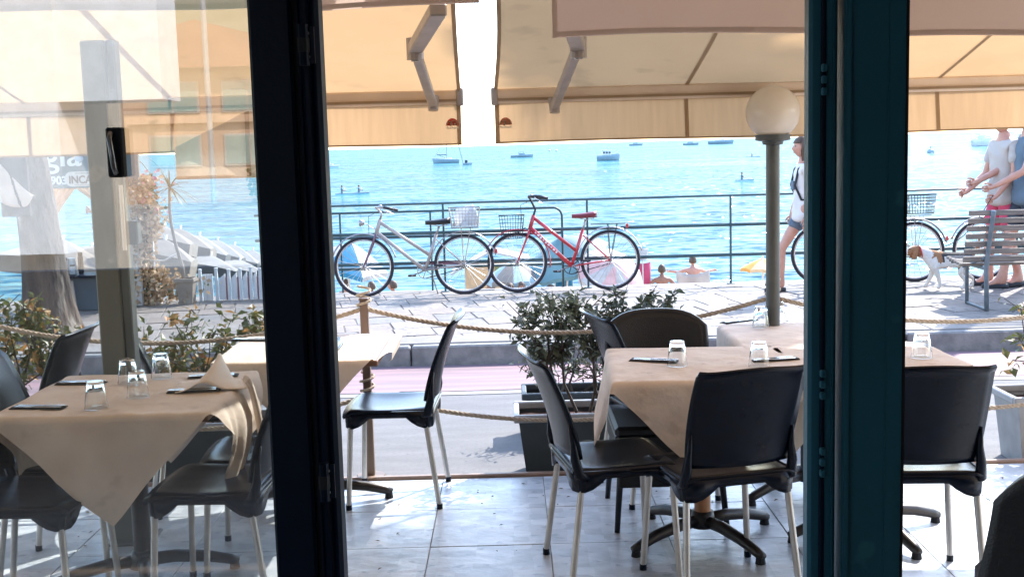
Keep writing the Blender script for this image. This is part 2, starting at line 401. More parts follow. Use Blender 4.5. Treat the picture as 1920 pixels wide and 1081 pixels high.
# left door leaf: glass, stile, hinges
def vert(px0, px1, py, y): return P(px0, py, y=y).x, P(px1, py, y=y).x
DL = 2.12
xa, xb = P(498, 540, y=DL).x, P(627, 540, y=DL).x
dl = thing('glass_door_leaf', 'large clear glass panel held by a dark steel upright at the left', 'glass door', (xa, DL, 0))
W_ = xb-xa
mb = MB(); mb.box((W_*.30, 0, 1.3), (W_*.60, .07, 2.62), bevel=.005).build('stile', M_black, dl)
MB().box((W_*.635, .004, 1.3), (W_*.06, .045, 2.6)).build('seal', M_seal, dl)
MB().box((W_*.70, -.004, 1.3), (W_*.055, .06, 2.6), bevel=.004).build('glazing_bead', M_black, dl)
MB().box((W_*.80, .0, 1.3), (W_*.13, .085, 2.62), bevel=.005).build('door_jamb', M_black, dl)
MB().box((W_*.93, -.01, 1.3), (W_*.13, .06, 2.62), bevel=.007).build('door_jamb', M_black, dl)
for z in (P(590, 85, y=2.07).z, P(628, 900, y=2.07).z):
    h = MB().tube([(W_*.80, -.058, z-.035), (W_*.80, -.058, z+.035)], .009, 10).box((W_*.84, -.052, z), (.026, .006, .062)).build('hinge', M_black, dl)
    MB().tube([(W_*.80, -.058, z-.012), (W_*.80, -.058, z+.012)], .0105, 10).build('hinge_ring', M_seal, h)
    for q in (-.02, .02): MB().ball((W_*.86, -.057, z+q), .003, 8, 4).build('screw', M_metal, h)
MB().box((-.80, 0, 1.3), (1.60, .010, 2.58)).build('glass_pane', glass_mat('window_glass', .17, (.93, .95, .94)), dl)
MB().box((-.80, 0, -.002), (1.60, .05, .02)).build('bottom_rail', M_black, dl)
MB().box((-.80, 0, 2.6), (1.60, .05, .02)).build('top_rail', M_black, dl)
hp_ = P(214, 286, y=DL-.03); hx = hp_.x-xa
lk = MB().box((hx, -.018, hp_.z), (.028, .022, .088), bevel=.003).build('lock_plate', M_seal, dl)
MB().tube([(hx+.002, -.034, hp_.z-.036), (hx+.003, -.046, hp_.z-.026), (hx-.002, -.046, hp_.z+.024), (hx-.003, -.034, hp_.z+.034)], .0045, 8).build('handle', M_metal, lk, smooth=True)
# right column: wide teal frame with raised ribs
x0, x1 = P(1516, 540, y=2.05).x, P(1699, 540, y=2.05).x
cw = x1-x0
co = thing('door_post', 'wide teal painted steel door post with raised vertical ribs', 'door post', (x0, 2.05, 0))
MB().box((cw*.145, .02, 1.3), (cw*.29, .04, 2.62), bevel=.006).build('jamb', M_steel, co)
MB().box((cw*.66, .03, 1.3), (cw*.655, .06, 2.62), bevel=.004).build('casing', M_steel, co)
MB().box((cw*.365, .01, 1.3), (cw*.07, .06, 2.62), bevel=.010).build('rib', M_steel, co)
MB().box((cw*.135, -.003, 1.3), (cw*.045, .012, 2.6), bevel=.002).build('seal', M_black, co)
MB().box((cw*.245, .0, 1.3), (cw*.02, .014, 2.6), bevel=.002).build('rib', M_steel, co)
MB().box((cw*.80, .001, 1.3), (cw*.012, .006, 2.6), bevel=.001).build('rib', M_steel, co)
MB().box((cw*.985, .035, 1.3), (cw*.03, .07, 2.62)).build('rear_seal', M_seal, co)
for zz in (P(1530, 720, y=2.04).z, P(1530, 865, y=2.04).z, P(1535, 150, y=2.04).z):
    kb = MB()
    for q in range(3): kb.box((cw*.13, -.014, zz-.02+q*.02), (.010, .012, .013), bevel=.002)
    kb.build('latch_plate', M_steel, co)
# ---------------------------------------------------------------- awnings
def cloth_plane(fn, nu, nv): return MB().grid(fn, nu, nv)
RY, RZ0, RZ1, SL = 5.78, 1.85, 1.92, .30
def awning(x0, x1, label, arms=(), seams=(), logos=(), caps=(1, 1), z=0):
    t = thing('retractable_awning', label, 'awning', (x0, RY, RZ0+z)); w = x1-x0
    f0, f1 = (.0 if not caps[0] else .012), (w if not caps[1] else w-.010)
    L_ = RY-2.35
    def fab(u, v):
        sag = -.05*math.sin(math.pi*v)+.006*math.sin(u*w*3+v*2)
        edge = .02*math.sin(math.pi*min(1, v*1.6))
        xx = f0+(f1-f0)*u
        if caps[0]: xx += edge*(1-u)*1.6
        if caps[1]: xx += (v*L_*.036-edge*.35)*u
        return (xx, -v*L_, .064+v*L_*SL+sag)
    cl = cloth_plane(fab, max(8, int(w*8)), 26).build('canopy', M_awn, t, smooth=True)
    MB().box((w/2, 0, .035), (w, .06, .07), bevel=.008).build('front_rail', M_rail, t)
    MB().box((w/2, -.033, .018), (w-.02, .008, .012)).build('rail_groove', M_hem, t)
    def val(u, v):
        x = f0+.002+(f1-f0-.004)*u
        wv = .022*math.sin(x*5.1+x0)*v+.006*math.sin(x*13+2*x0)*v*v
        return (x, .016+wv-.012*v, .02-.214*v+.004*math.sin(x*3.1)*v)
    va = cloth_plane(val, max(10, int(w*14)), 6).build('valance', M_awnv, t, smooth=True)
    def hem(u, v):
        a = val(u, 1-v*.045); return (a[0], a[1]-.004, a[2])
    cloth_plane(hem, max(10, int(w*14)), 1).build('hem', M_hem, va, smooth=True)
    for s, on in ((0, caps[0]), (1, caps[1])):
        if on:
            MB().box((.015 if s == 0 else w-.015, -.002, .035), (.034, .075, .085), bevel=.006).build('end_cap', M_armp, t)
            cloth_plane(lambda u, v: tuple(Vector(val(abs(s-u*.022/w), v))+Vector((0, -.004, 0))), 1, 6).build('hem', M_hem, va)
            cloth_plane(lambda u, v: tuple(Vector(fab(abs(s-u*.018/w), v))+Vector((0, 0, -.004))), 1, 26).build('canopy_hem', M_hem, cl)
    for sxp in seams:
        u0 = (sxp-x0)/w; dw = .010/w
        cloth_plane(lambda u, v: tuple(Vector(val(u0+dw*(u*2-1), v))+Vector((0, -.005, 0))), 1, 6).build('seam', M_hem, va)
        cloth_plane(lambda u, v: tuple(Vector(fab(u0+dw*(u*2-1), v))+Vector((0, 0, -.005))), 1, 26).build('seam', M_hem, cl)
    o = Vector((x0, RY, RZ0+z))
    for pts, hw in arms:
        a, b, c = [Vector(p)-o for p in pts]
        def bar(p, q, w1, h1, nm):
            d = q-p; M = Matrix.Translation((p+q)/2) @ d.to_track_quat('Y', 'Z').to_matrix().to_4x4()
            return MB().box((0, 0, 0), (w1, d.length, h1), bevel=.006).xf(M).build(nm, M_armp, t)
        bar(a, b, .062, .045, 'upper_arm'); bar(b, c, .042, .036, 'lower_arm')
        e = MB().tube([b+Vector((0, 0, -.045)), b+Vector((0, 0, .045))], .036, 14).box(tuple(b), (.05, .05, .05), bevel=.008).build('elbow', M_armp, t)
        MB().tube([b+Vector((0, 0, -.052)), b+Vector((0, 0, -.044))], .018, 10).build('bolt', M_metal, e)
        MB().tube([c+Vector((0, 0, -.03)), c+Vector((0, .01, .04))], [.024, .03], 12).build('arm_bracket', M_armp, t)
    for lx, ru in logos:
        p = Vector((lx, 0, 0))-Vector((x0, 0, 0)); yy = val((lx-x0)/w, .6)[1]-.012
        q = thing  # emblem: red half sun with pale waves under it
        seg = 16; vs = [(p.x, yy, -.103)]+[(p.x+.031*math.cos(math.pi*i/seg), yy, -.103+.036*math.sin(math.pi*i/seg)) for i in range(seg+1)]
        vs2 = [(a, b+.003, c) for a, b, c in vs]; n = len(vs)
        fs = [tuple(range(n)), tuple(range(n, 2*n))[::-1]]+[(i, i+n, (i+1) % n+n, (i+1) % n) for i in range(n)]
        em = MB().add(vs, fs).build('emblem', M_red if ru else mat('emblem_orange', (.62, .24, .10), rough=.7), va) if False else MB().add(vs+vs2, fs).build('emblem', M_red if ru else mat('emblem_orange', (.55, .17, .07), rough=.7), va)
        cw_ = MB()
        cw_.tube([(p.x-.014+.013*math.cos(a), yy-.003, -.103+.02*math.sin(a)) for a in [math.pi*i/10 for i in range(11)]], .0022, 5)
        cw_.tube([(p.x+.006+.020*math.cos(a)*(1-.03*i), yy-.003, -.101+.026*math.sin(a)*(1-.03*i)) for i, a in enumerate([math.pi*i/9 for i in range(11)])], .0022, 5)
        cw_.ball((p.x-.004, yy-.004, -.094), (.006, .002, .010), 8, 6).ball((p.x+.014, yy-.004, -.096), (.005, .002, .007), 8, 6)
        cw_.build('wave_mark', M_awnv, em)
        ct = MB()
        for k in range(5): ct.box((p.x-.024+k*.012, yy-.001, -.113-.002*(k % 2)), (.009, .003, .009))
        ct.build('caption_mark', mat('emblem_caption', (.62, .50, .34), rough=.8), em)
    return t
X = lambda px, y=RY, py=175: P(px, py, y=y).x
def arm(front, elbow, top, d=(5.72, 5.0, 4.25)):
    return ([P(top[0], top[1], y=d[2]), P(elbow[0], elbow[1], y=d[1]), P(front[0], front[1], y=d[0])], .05)
awning(-3.6, X(326), 'cream awning glowing in the sun above the trees and sign at the far left', seams=(X(48), ), caps=(0, 0))
awning(X(326)-.03, X(868), 'cream awning left of the sky gap with a bare red emblem at its right corner', arms=(arm((812, 196), (778, 92), (822, 18)),), seams=(X(600),), logos=((X(848, py=222), 1),), caps=(0, 1), z=.003)
awning(X(921), 3.3, 'long cream awning right of the sky gap running behind the teal post', arms=(arm((1040, 200), (1084, 88), (1062, 20)),), seams=(X(1283), X(1757, py=150), 2.95), logos=((X(948, py=226), 0),), caps=(1, 0))
# cloth blind hanging low behind the door upright
bl0, bl1 = X(329, 5.70, 300), X(600, 5.70, 300)
dr = thing('drop_blind', 'cream cloth blind hanging lower than the awning beside the dark door upright', 'blind', ((bl0+bl1)/2, 5.70, 1.60))
hw = (bl1-bl0)/2; zb = P(400, 332, y=5.70).z-1.60
def blind(u, v):
    x = -hw+2*hw*u; zt = (P(329+271*u, 276-75*min(1, u*1.75)+30*max(0, u-.57), y=5.70).z)-1.60
    return (x, .02*math.sin(u*9)*(1-v)+.012*math.sin(u*23), zb+(zt-zb)*v)
cloth_plane(blind, 30, 8).build('cloth', mat('blind_cloth', (.66, .55, .43), (.60, .50, .39), rough=.9, scale=4, trans=.25), dr, smooth=True)
MB().tube([(-hw, 0, zb), (hw, 0, zb)], .008, 8).build('hem_bar', M_rail, dr)
cloth_plane(lambda u, v: tuple(Vector(blind(.50+.03*u, v))+Vector((0, -.008, 0))), 1, 8).build('fold', M_hem, dr)
# near awnings fixed to the facade: only their front flaps hang into view
def near(px0, px1, py0, py1, label, x_out=None):
    y = 3.2; a = P(px0, py0, y=y) if x_out is None or x_out > 0 else Vector((x_out, y, P(0, py0, y=y).z)); b = P(px1, py1, y=y) if x_out is None or x_out < 0 else Vector((x_out, y, P(1920, py1, y=y).z))
    t = thing('fixed_awning', label, 'awning', (a.x, y, a.z)); w = b.x-a.x; dz = b.z-a.z
    def fl(u, v): return (w*u, .01*math.sin(u*w*8)*(1-v)+.004*math.sin(u*w*21), dz*u+.26*v+.006*math.sin(u*w*6+a.x)*(1-v))
    va = cloth_plane(fl, max(12, int(w*16)), 6).build('valance', M_awn2, t, smooth=True)
    cloth_plane(lambda u, v: tuple(Vector(fl(u, .012+v*.05))+Vector((0, -.003, 0))), max(12, int(w*16)), 1).build('hem', mat('near_hem', (.80, .63, .52), (.76, .6, .49), rough=.9), va)
    for e in (0, 1):
        cloth_plane(lambda u, v: tuple(Vector(fl(abs(e-u*.014/w), v))+Vector((0, -.003, 0))), 1, 6).build('side_hem', MATS['near_hem'], va)
    cloth_plane(lambda u, v: (w*u, -v*1.02, dz*u+.262+v*.24-.02*math.sin(math.pi*v)), max(8, int(w*8)), 8).build('canopy', M_awn2, t, smooth=True)
    MB().tube([(0, -.012, .27), (w, -.012, dz+.27)], .014, 10).build('front_bar', M_rail, t)
    return t
near(0, 466, 30, 12, 'pinkish cream flap of the near awning above the glass panel', x_out=-3.2)
near(560, 899, 21, 10, 'pinkish cream flap of the near awning left of the bright sky gap')
near(1036, 1600, 72, 57, 'large pinkish cream flap hanging low between sky gap and teal post')
near(1650, 1920, 73, 68, 'pinkish cream flap of the near awning right of the teal post', x_out=3.2)
# ---------------------------------------------------------------- terrace furniture
M_pp = mat('dark_polypropylene', (.004, .008, .018), (.003, .006, .013), rough=.27, spec=.22, scale=20, bump=.1, bscale=500, bdist=.002)
M_alu = mat('anodised_legs', (.58, .56, .53), (.48, .46, .43), rough=.38, metal=.7, scale=15)
M_blk = mat('black_wicker', (.005, .006, .009), (.003, .004, .006), rough=.5, scale=60, bump=.6, bscale=160, bdist=.004)
M_blackleg = mat('black_leg', (.02, .022, .028), rough=.35, metal=.3)
M_clothM = mat('tan_table_paper', (.84, .72, .61), (.72, .60, .50), rough=.85, scale=7, trans=.18, bump=.5, bscale=7, bdist=.03, speck=((.66, .55, .46), 12, .60))
M_cast = mat('cast_iron_base', (.045, .038, .035), (.03, .026, .025), rough=.4, metal=.4, scale=12)
M_wood = mat('oak_column', (.42, .20, .09), (.30, .13, .06), rough=.4, scale=5, stretch=(6, 6, 1))
M_top = mat('table_top_wood', (.20, .10, .06), rough=.45, scale=4, stretch=(1, 8, 1))
M_glassT = tumbler_mat()
M_steelc = mat('cutlery_steel', (.70, .70, .70), rough=.22, metal=1)
M_nap = mat('dark_napkin', (.03, .03, .035), rough=.9, scale=30)
M_paper = mat('cream_paper', (.84, .73, .63), (.78, .67, .57), rough=.85, trans=.2, scale=6)
def cushion(u, v): pass
def make_chair(label, loc, rz, grp='dark plastic chairs with metal legs'):
    t = thing('terrace_chair', label, 'chair', loc, rz, grp)
    def seat(u, v):                        # v 0 = front, 1 = rear; local +Y is the way a sitter looks
        w = .225-.012*v; x = (u*2-1)*w; y = .205-.41*v
        e = abs(u*2-1)
        z = .462-.020*math.sin(math.pi*min(1, v*1.05))*(1-e**3)-.018*max(0, 1-v*8)**2
        drop = max(0, (e-.86)/.14); z -= .012*drop
        y += .012*(1-e*e)*(1-v)
        return (x, y, z)
    s = MB().grid(seat, 16, 12).build('seat', M_pp, t, smooth=True, solid=.012)
    # skirt around the shell, deeper at the four leg sockets
    sk = MB(); loop = []
    N = 64
    for i in range(N):
        a = 2*math.pi*i/N; cx, cy = math.cos(a), math.sin(a)
        k = (abs(cx)**8+abs(cy)**8)**(-1/8)
        x, y = .222*cx*k, .205*cy*k
        corner = min(1, max(0, (abs(cx*cy)*2-.72)/.26))
        loop.append((x, y, .458-.010*(y > 0), .428-.050*corner))
    n = len(loop); vs = [(x, y, z1) for x, y, z1, z0 in loop]+[(x*.985, y*.985, z0) for x, y, z1, z0 in loop]
    sk.add(vs, [(i, (i+1) % n, (i+1) % n+n, i+n) for i in range(n)]).build('skirt', M_pp, t, smooth=True, solid=.010)
    def back(u, v):
        e = u*2-1; hw = (.203+.010*math.sin(math.pi*v*.8)); x = e*hw
        y = -.205-.010-.085*v**1.3-.03*v*v+.045*e*e*(1-.35*v)
        z = .500+.372*v-.016*e*e*v+.012*abs(e)**6*v
        if v > .93: y -= .018*(v-.93)/.07
        return (x, y, z)
    MB().grid(back, 14, 16).build('backrest', M_pp, t, smooth=True, solid=.011)
    for sd in (-1, 1):                     # side uprights joining seat and back
        up = MB()
        up.tube([(sd*.205, -.150, .43), (sd*.208, -.182, .445), (sd*.205, -.196, .50), (sd*.198, -.200, .56), (sd*.197, -.213, .63)], [.020, .021, .018, .012, .006], 10)
        up.build('back_support', M_pp, t, smooth=True)
        for fy, q in ((.175, 1), (-.168, -1)):
            a = Vector((sd*.196, fy, .425)); b = Vector((sd*.222, fy+q*.035*(1.6 if q < 0 else .6), 0.012))
            l = MB().tube([a, b], .0125, 12).build('leg', M_alu, t, smooth=True, autos=40)
            MB().tube([b+Vector((0, 0, .012)), b-Vector((0, 0, .012))], .0142, 12).build('foot_cap', M_pp, l)
            MB().tube([a+Vector((0, 0, .02)), a+(b-a)*.10], [.024, .0165], 12).build('leg_socket', M_pp, t, smooth=True, autos=40)
    return t
GC = 'dark plastic chairs with metal legs'
def lz(dx, dy): return math.atan2(dy, dx)-math.pi/2      # rotation that makes local +Y look along (dx, dy)
ch0 = make_chair('dark chair seen from behind in front of the glass-topped square table, right of centre', (.745, 4.26, 0), R(15))
ch0['label'] = 'dark chair with its back to the viewer, nearest at the table left of teal post'
dup(ch0, 'dark chair turned sideways at the left side of the table by the planter', (.37, 4.42, 0), lz(1, .18))
dup(ch0, 'dark chair seen in profile facing left with a pale shiny seat, beside the rope', (-.575, 5.47, 0), lz(-1, .04))
dup(ch0, 'dark chair seen edge-on between the planter shrub and the wide round-backed chair', (.68, 5.42, 0), lz(1, .25))
dup(ch0, 'dark chair with its back to the viewer, just right of the teal post', (1.44, 4.22, 0), R(-4))
dup(ch0, 'dark chair facing left, nearer one tucked at the right of the draped left table', (-1.10, 4.22, 0), lz(-1, .05))
dup(ch0, 'dark chair facing left, farther one tucked at the right of the draped left table', (-1.04, 4.66, 0), lz(-1, -.05))
dup(ch0, 'dark chair facing right with its seat under the near left corner of the draped table', (-1.74, 4.12, 0), lz(1, -.05))
dup(ch0, 'dark chair facing right at the far left side of the draped table', (-1.80, 4.60, 0), lz(1, .05))
dup(ch0, 'dark chair standing apart in front of the leafy shrub at the far left edge', (-2.30, 5.35, 0), lz(-1, .05))
dup(ch0, 'bluish chair seen edge-on behind the draped left table next to the steel post', (-1.50, 5.48, 0), lz(1, .35))
def wide_chair(label, loc, rz, g=None):
    t = thing('wide_chair', label, 'chair', loc, rz, g)
    def back(u, v):
        e = u*2-1; top = .87-.055*e**4-.012*e*e; z = .50+(top-.50)*v
        return (e*(.232-.012*v), -.225-.055*v+.05*e*e, z)
    MB().grid(back, 16, 12).build('backrest', M_blk, t, smooth=True, solid=.028)
    rim = [back(0, v/8) for v in range(9)]+[back(u/14, 1) for u in range(1, 14)]+[back(1, v/8) for v in range(8, -1, -1)]
    MB().tube(rim, .016, 8).build('back_frame', M_blackleg, t, smooth=True)
    MB().box((0, 0, .43), (.47, .46, .045), bevel=.014).build('seat', M_blk, t)
    MB().box((0, .225, .30), (.45, .018, .22), bevel=.004).build('front_panel', M_blk, t)
    for sd in (-1, 1):
        MB().box((sd*.225, 0, .37), (.018, .42, .08), bevel=.004).build('side_panel', M_blk, t)
        for fy, q in ((.19, 1), (-.20, -1)):
            MB().tube([(sd*.20, fy, .42), (sd*.235, fy+q*.05, .0)], [.017, .012], 10).build('leg', M_blackleg, t, smooth=True)
    return t
wide_chair('wide black chair with a rounded back facing the viewer behind the table', (.655, 5.08, 0), R(180))
# near armchair back at the bottom right corner
nc = thing('near_chair', 'black chair back with a rounded shoulder, cut off by the lower right corner', 'chair', (P(1945, 1000, y=2.75).x+.155, 2.75, -.03), R(-10))
def nb(u, v):
    e = u*2-1; top = .895-.10*abs(e)**3.0-.02*e*e; z = .38+(top-.38)*v
    return (e*(.235+.075*(1-v)**1.3), -.02*v+.06*e*e, z)
MB().grid(nb, 20, 14).build('backrest', M_blk, nc, smooth=True, solid=.05)
MB().box((.03, .26, .42), (.44, .46, .09), bevel=.02).build('seat', M_blk, nc)
for sd in (-1, 1):
    for fy in (.03, .47): MB().tube([(sd*.25, fy, .40), (sd*.265, fy, 0)], .02, 10).build('leg', M_blackleg, nc, smooth=True)
def make_table(label, loc, rz=0, half=.36, zt=.735, armrot=30, wood=True, g='square pedestal tables under tan covers'):
    t = thing('pedestal_table', label, 'table', loc, rz, g)
    MB().box((0, 0, zt-.014), (half*2, half*2, .026), bevel=.004).build('tabletop', M_top, t)
    MB().box((0, 0, zt-.035), (.34, .34, .014), bevel=.003).build('mounting_plate', M_cast, t)
    c = MB().tube([(0, 0, .09), (0, 0, zt-.04)], .034, 16).build('column', M_wood if wood else M_cast, t, smooth=True, autos=40)
    MB().lathe([(.0, .13), (.045, .125), (.05, .10), (.055, .06), (.0, .055)], 16).build('collar', M_cast, t, smooth=True)
    for k in range(4):
        a = R(armrot+90*k); d = Vector((math.cos(a), math.sin(a), 0))
        pts = [d*.02+Vector((0, 0, .085)), d*.12+Vector((0, 0, .085)), d*.24+Vector((0, 0, .066)), d*.33+Vector((0, 0, .040)), d*.36+Vector((0, 0, .028))]
        f = MB().tube(pts, [.026, .026, .024, .021, .017], 8).build('base_arm', M_cast, t, smooth=True)
        MB().tube([d*.345+Vector((0, 0, .026)), d*.345], [.017, .021], 10).build('foot_pad', M_seal, f)
    return t
def make_cloth(label, loc, half, zt, ext, rz=0, wave=1, seed=0, lift=None, g='tan covers laid cornerwise over the tables', flare=.05):
    """square cover laid cornerwise: its four corners hang over the middle of each table side"""
    S = half+ext; half = half+.006           # half diagonal
    n = 76; b = MB(); rg = random.Random(seed)
    def f(a_, b_):
        x = (a_-b_)*S; y = (a_+b_-1)*S       # diagonal coordinates
        X_, Y_, Z_ = x, y, 0.0
        rr = .010
        def fold(c):
            s = 1 if c > 0 else -1; d = abs(c)-half
            if d <= 0: return c, 0
            out = rr*(1-math.exp(-d/rr)) + flare*d*(.6+.4*math.sin(seed+d*6))
            return s*(half+out), -(d-.35*rr*(1-math.exp(-d/rr)))
        X_, z1 = fold(x); Y_, z2 = fold(y)
        Z_ = z1+z2
        if z1 < -.01: Y_ = Y_*(1-.28*min(1, -z1/ext)*.7)+wave*.018*math.sin(y*24+seed)*min(1, -z1*6); X_ += wave*.016*math.sin(y*19+seed*2)*min(1, -z1*5)*(1 if x > 0 else -1)
        if z2 < -.01: X_ = X_+wave*.006*math.sin(x*22+seed)*min(1, -z2*6); Y_ += wave*.010*math.sin(x*13+seed*3)*min(1, -z2*5)*(1 if y > 0 else -1)
        Z_ += .003*mnoise.noise(Vector((x*5+seed, y*5, 0)))+.0012*math.sin((x+y)*18)
        cr = .0045*(math.exp(-((x-y-.02)/.013)**2)+math.exp(-((x+y+.03)/.013)**2)+math.exp(-((x-y-.45)/.012)**2))
        if z1 < -.02: X_ += cr*(1 if x > 0 else -1)
        elif z2 < -.02: Y_ += cr*(1 if y > 0 else -1)
        else: Z_ += cr*.6
        if abs(x) < half and abs(y) < half: Z_ = max(Z_, .0)+.0008
        if lift: X_, Y_, Z_ = lift(x, y, X_, Y_, Z_)
        return (X_, Y_, Z_)
    b.grid(f, n, n)
    o = b.build('table_cover', M_clothM, smooth=True, loc=(loc[0], loc[1], zt+.005))
    o.rotation_euler = (0, 0, rz)
    tag(o, label, 'tablecloth', g)
    # the flat under cloth shows at the table corners
    return o
def under_cloth(label, loc, half, zt, drop=.10, rz=0, seed=0):
    b = MB(); n = 40
    def f(u, v):
        e = drop; x = (u*2-1)*(half+e); y = (v*2-1)*(half+e); z = 0
        def fold(c):
            s = 1 if c > 0 else -1; d = abs(c)-half
            return (c, 0) if d <= 0 else (s*(half+.006), -d)
        X_, z1 = fold(x); Y_, z2 = fold(y)
        return (X_, Y_, min(z1, z2)+.0004)
    b.grid(f, n, n)
    o = b.build('under_cloth', M_paper, smooth=True, loc=(loc[0], loc[1], zt+.001)); o.rotation_euler = (0, 0, rz)
    return tag(o, label, 'tablecloth')
ZT = .742
TA, TB, TC, TD, TE = (-1.465, 4.42), (.765, 4.72), (1.36, 5.34), (-.95, 5.36), (1.455, 4.76)
make_table('square table at the left under a cover hanging in a large pointed drop', (*TA, 0), 0, .385, ZT, 20, wood=False)
make_table('square table with a wooden column left of the teal post beside the shrub', (*TB, 0), R(-3), .365, ZT, 34)
make_table('square table farthest back on the right, just inside the rope', (*TC, 0), 0, .35, ZT, 30, wood=False)
make_table('square table farthest back on the left, half hidden by the dark door upright', (*TD, 0), 0, .36, ZT, 12, wood=False)
make_table('square table right of the teal post, in front of the sunlit floor', (*TE, 0), R(2), .325, ZT, 15, wood=False)
def liftA(x, y, X_, Y_, Z_):
    # right-hand corner of the cover hangs long and folds, blown a little forward
    if x > .385: d = min(1, (x-.385)/.38); Y_ = Y_*(1-.35*d)-.16*d*d; X_ += .03*math.sin(d*5)+.02*math.sin(y*60)*d; Z_ -= .04*d
    if y < -.385: X_ += .03*((-y-.385)/.36)
    return X_, Y_, Z_
make_cloth('tan cover on the left table with a broad pointed corner hanging to the front', TA, .385, ZT, .40, 0, 1, 1, liftA)
def liftB(x, y, X_, Y_, Z_):
    if x < -.365: d = min(1, (-x-.365)/.38); X_ -= .03*d+.05*d*d; Y_ += -.05*d; Z_ -= .05*d
    return X_, Y_, Z_
make_cloth('tan cover with a sun-pale flap hanging off its left side, beside the sideways chair', TB, .365, ZT, .42, R(-3), 1, 2, liftB)
make_cloth('tan cover on the farthest right table, front edge square below two tumblers', TC, .35, ZT, .33, 0, .8, 3)
def liftD(x, y, X_, Y_, Z_):
    if x > .20:
        q = (x-.20)/.5
        if x > .345: Z_ = -.02+.035*math.sin(min(1, (x-.345)/.16)*math.pi)-.11*max(0, x-.42)*4*.5; X_ = .345+min(.07, (x-.345)*.8)-.35*max(0, x-.44)*.5; 
    return X_, Y_, Z_
make_cloth('pale cover on the farthest left table with its right corner rolled over by the wind', TD, .36, ZT, .34, 0, .8, 4, liftD)
make_cloth('tan cover on the table right of the teal post, one corner over its right side', TE, .325, ZT, .26, R(2), 1, 5)
under_cloth('cream under cloth with a square hem below the tan cover of farthest right table', TC, .354, ZT-.001, .13)
# tumblers upside down
def make_tumbler(label, loc):
    n = 12; H = .098
    t = thing('tumbler', label, 'glass', loc, 0, 'tumblers standing upside down on the tables')
    out = [(.0425, .0), (.0422, .006), (.0400, .022), (.0355, .056), (.0315, .084), (.0300, .094), (.0280, H)]
    inn = [(.0395, .0), (.0386, .010), (.0362, .030), (.0325, .056), (.0292, .072), (.0270, .078)]
    prof = out+[(.0, H)]; prof2 = inn[::-1]
    p = [(0, .078)]+prof2+out+[(0, H)]
    # facets: radius modulated around the upper two thirds
    b = MB(); vs = []; N = 24
    for r, z in p:
        for k in range(N):
            a = 2*math.pi*k/N; f = 1.0
            if z > .02 and r > .0: f = 1-.035*abs(math.sin(a*5))*min(1, (z-.02)*30)
            vs.append((r*f*math.cos(a), r*f*math.sin(a), z))
    m = len(p); fs = [(i*N+k, i*N+(k+1) % N, (i+1)*N+(k+1) % N, (i+1)*N+k) for i in range(m-1) for k in range(N)]
    b.add(vs, fs).build('glass_body', M_glassT, t, smooth=True, autos=50, recalc=True)
    return t
ZG = ZT+.0075
def on_table(px, py, T=None): return P(px, py, z=ZG)
gl = make_tumbler('upturned tumbler nearest the viewer on the draped left table', on_table(181, 764))
for lb, px, py in (('upturned tumbler second nearest on the draped left table, right of the front one', 259, 743),
                   ('upturned tumbler at the back left of the four on the draped left table', 241, 718),
                   ('upturned tumbler at the back right of the four on the draped left table', 303, 707),
                   ('tumbler seen against the wide black chair on the table left of teal post', 1270, 684),
                   ('tumbler standing just behind the top of the nearest dark chair back', 1423, 686),
                   ('left one of two tumblers on the farthest right table', 1427, 612),
                   ('right one of two tumblers on the farthest right table', 1458, 602),
                   ('tumbler just right of the teal post above the dark chair back', 1728, 669)):
    dup(gl, lb, on_table(px, py))
# cutlery on dark napkins
def make_setting(label, loc, rz):
    t = thing('napkin_setting', label, 'napkin', loc, rz, 'dark napkins with cutlery')
    MB().box((0, 0, .0025), (.055, .20, .004), bevel=.001).build('napkin', M_nap, t)
    MB().box((.004, .002, .0062), (.047, .19, .003), bevel=.001).build('napkin_fold', M_nap, t)
    f = MB().box((-.012, -.04, .0090), (.006, .11, .0022), bevel=.0006).box((-.012, .028, .0092), (.018, .030, .002), bevel=.0006)
    for k in range(4): f.box((-.0192+k*.0048, .062, .0096), (.0026, .042, .0016))
    f.build('fork', M_steelc, t)
    MB().box((.013, -.055, .0090), (.009, .085, .0035), bevel=.001).box((.014, .035, .0086), (.014, .10, .0016), bevel=.0005).build('knife', M_steelc, t)
    return t
st = make_setting('dark napkin with fork at the near left corner of the draped left table', on_table(72, 765), R(82))
for lb, px, py, a in (('dark napkin set at the back left edge of the draped left table', 152, 719, 84),
                      ('dark napkin with fork pointing left beside the fluttering paper corner', 364, 733, -86),
                      ('dark napkin on the back right edge of the draped left table', 400, 706, -84),
                      ('dark napkin at the front edge of the farthest left table', 470, 638, 80),
                      ('dark napkin behind the tumbler on the table left of teal post', 1226, 677, 70),
                      ('dark napkin right of the tumblers on the table left of teal post', 1452, 675, -80),
                      ('dark napkin at the left of the two tumblers on the farthest right table', 1385, 603, -60)):
    dup(st, lb, on_table(px, py), R(a))
# paper sheet lifted by the wind at the back right corner of table A
ps = thing('paper_place_mat', 'cream paper mat lifted into a peak at the right of the draped left table', 'place mat', (P(415, 712, z=ZG).x, 4.50, ZG), R(12))
def pmf(u, v):
    x = -.14+.27*u; y = -.12+.22*v
    z = .005+.095*math.exp(-((u-.38-.2*v)/.20)**2)*(.35+.65*v)+.02*u*v; x += .03*math.sin(u*5)*v
    if u > .8: z -= (u-.8)*.25*v
    return (x, y, max(.002, z))
MB().grid(pmf, 22, 10).build('sheet', M_paper, ps, smooth=True, solid=.0015)
def pfl(u, v): return (.125+.05*u+.015*math.sin(v*7), -.12+.10*v*(1-u*.3)+.02*u, .03-.19*u*u-.05*u+.012*math.sin(v*9+u*4))
MB().grid(pfl, 10, 10).build('hanging_corner', M_paper, ps, smooth=True, solid=.0015)
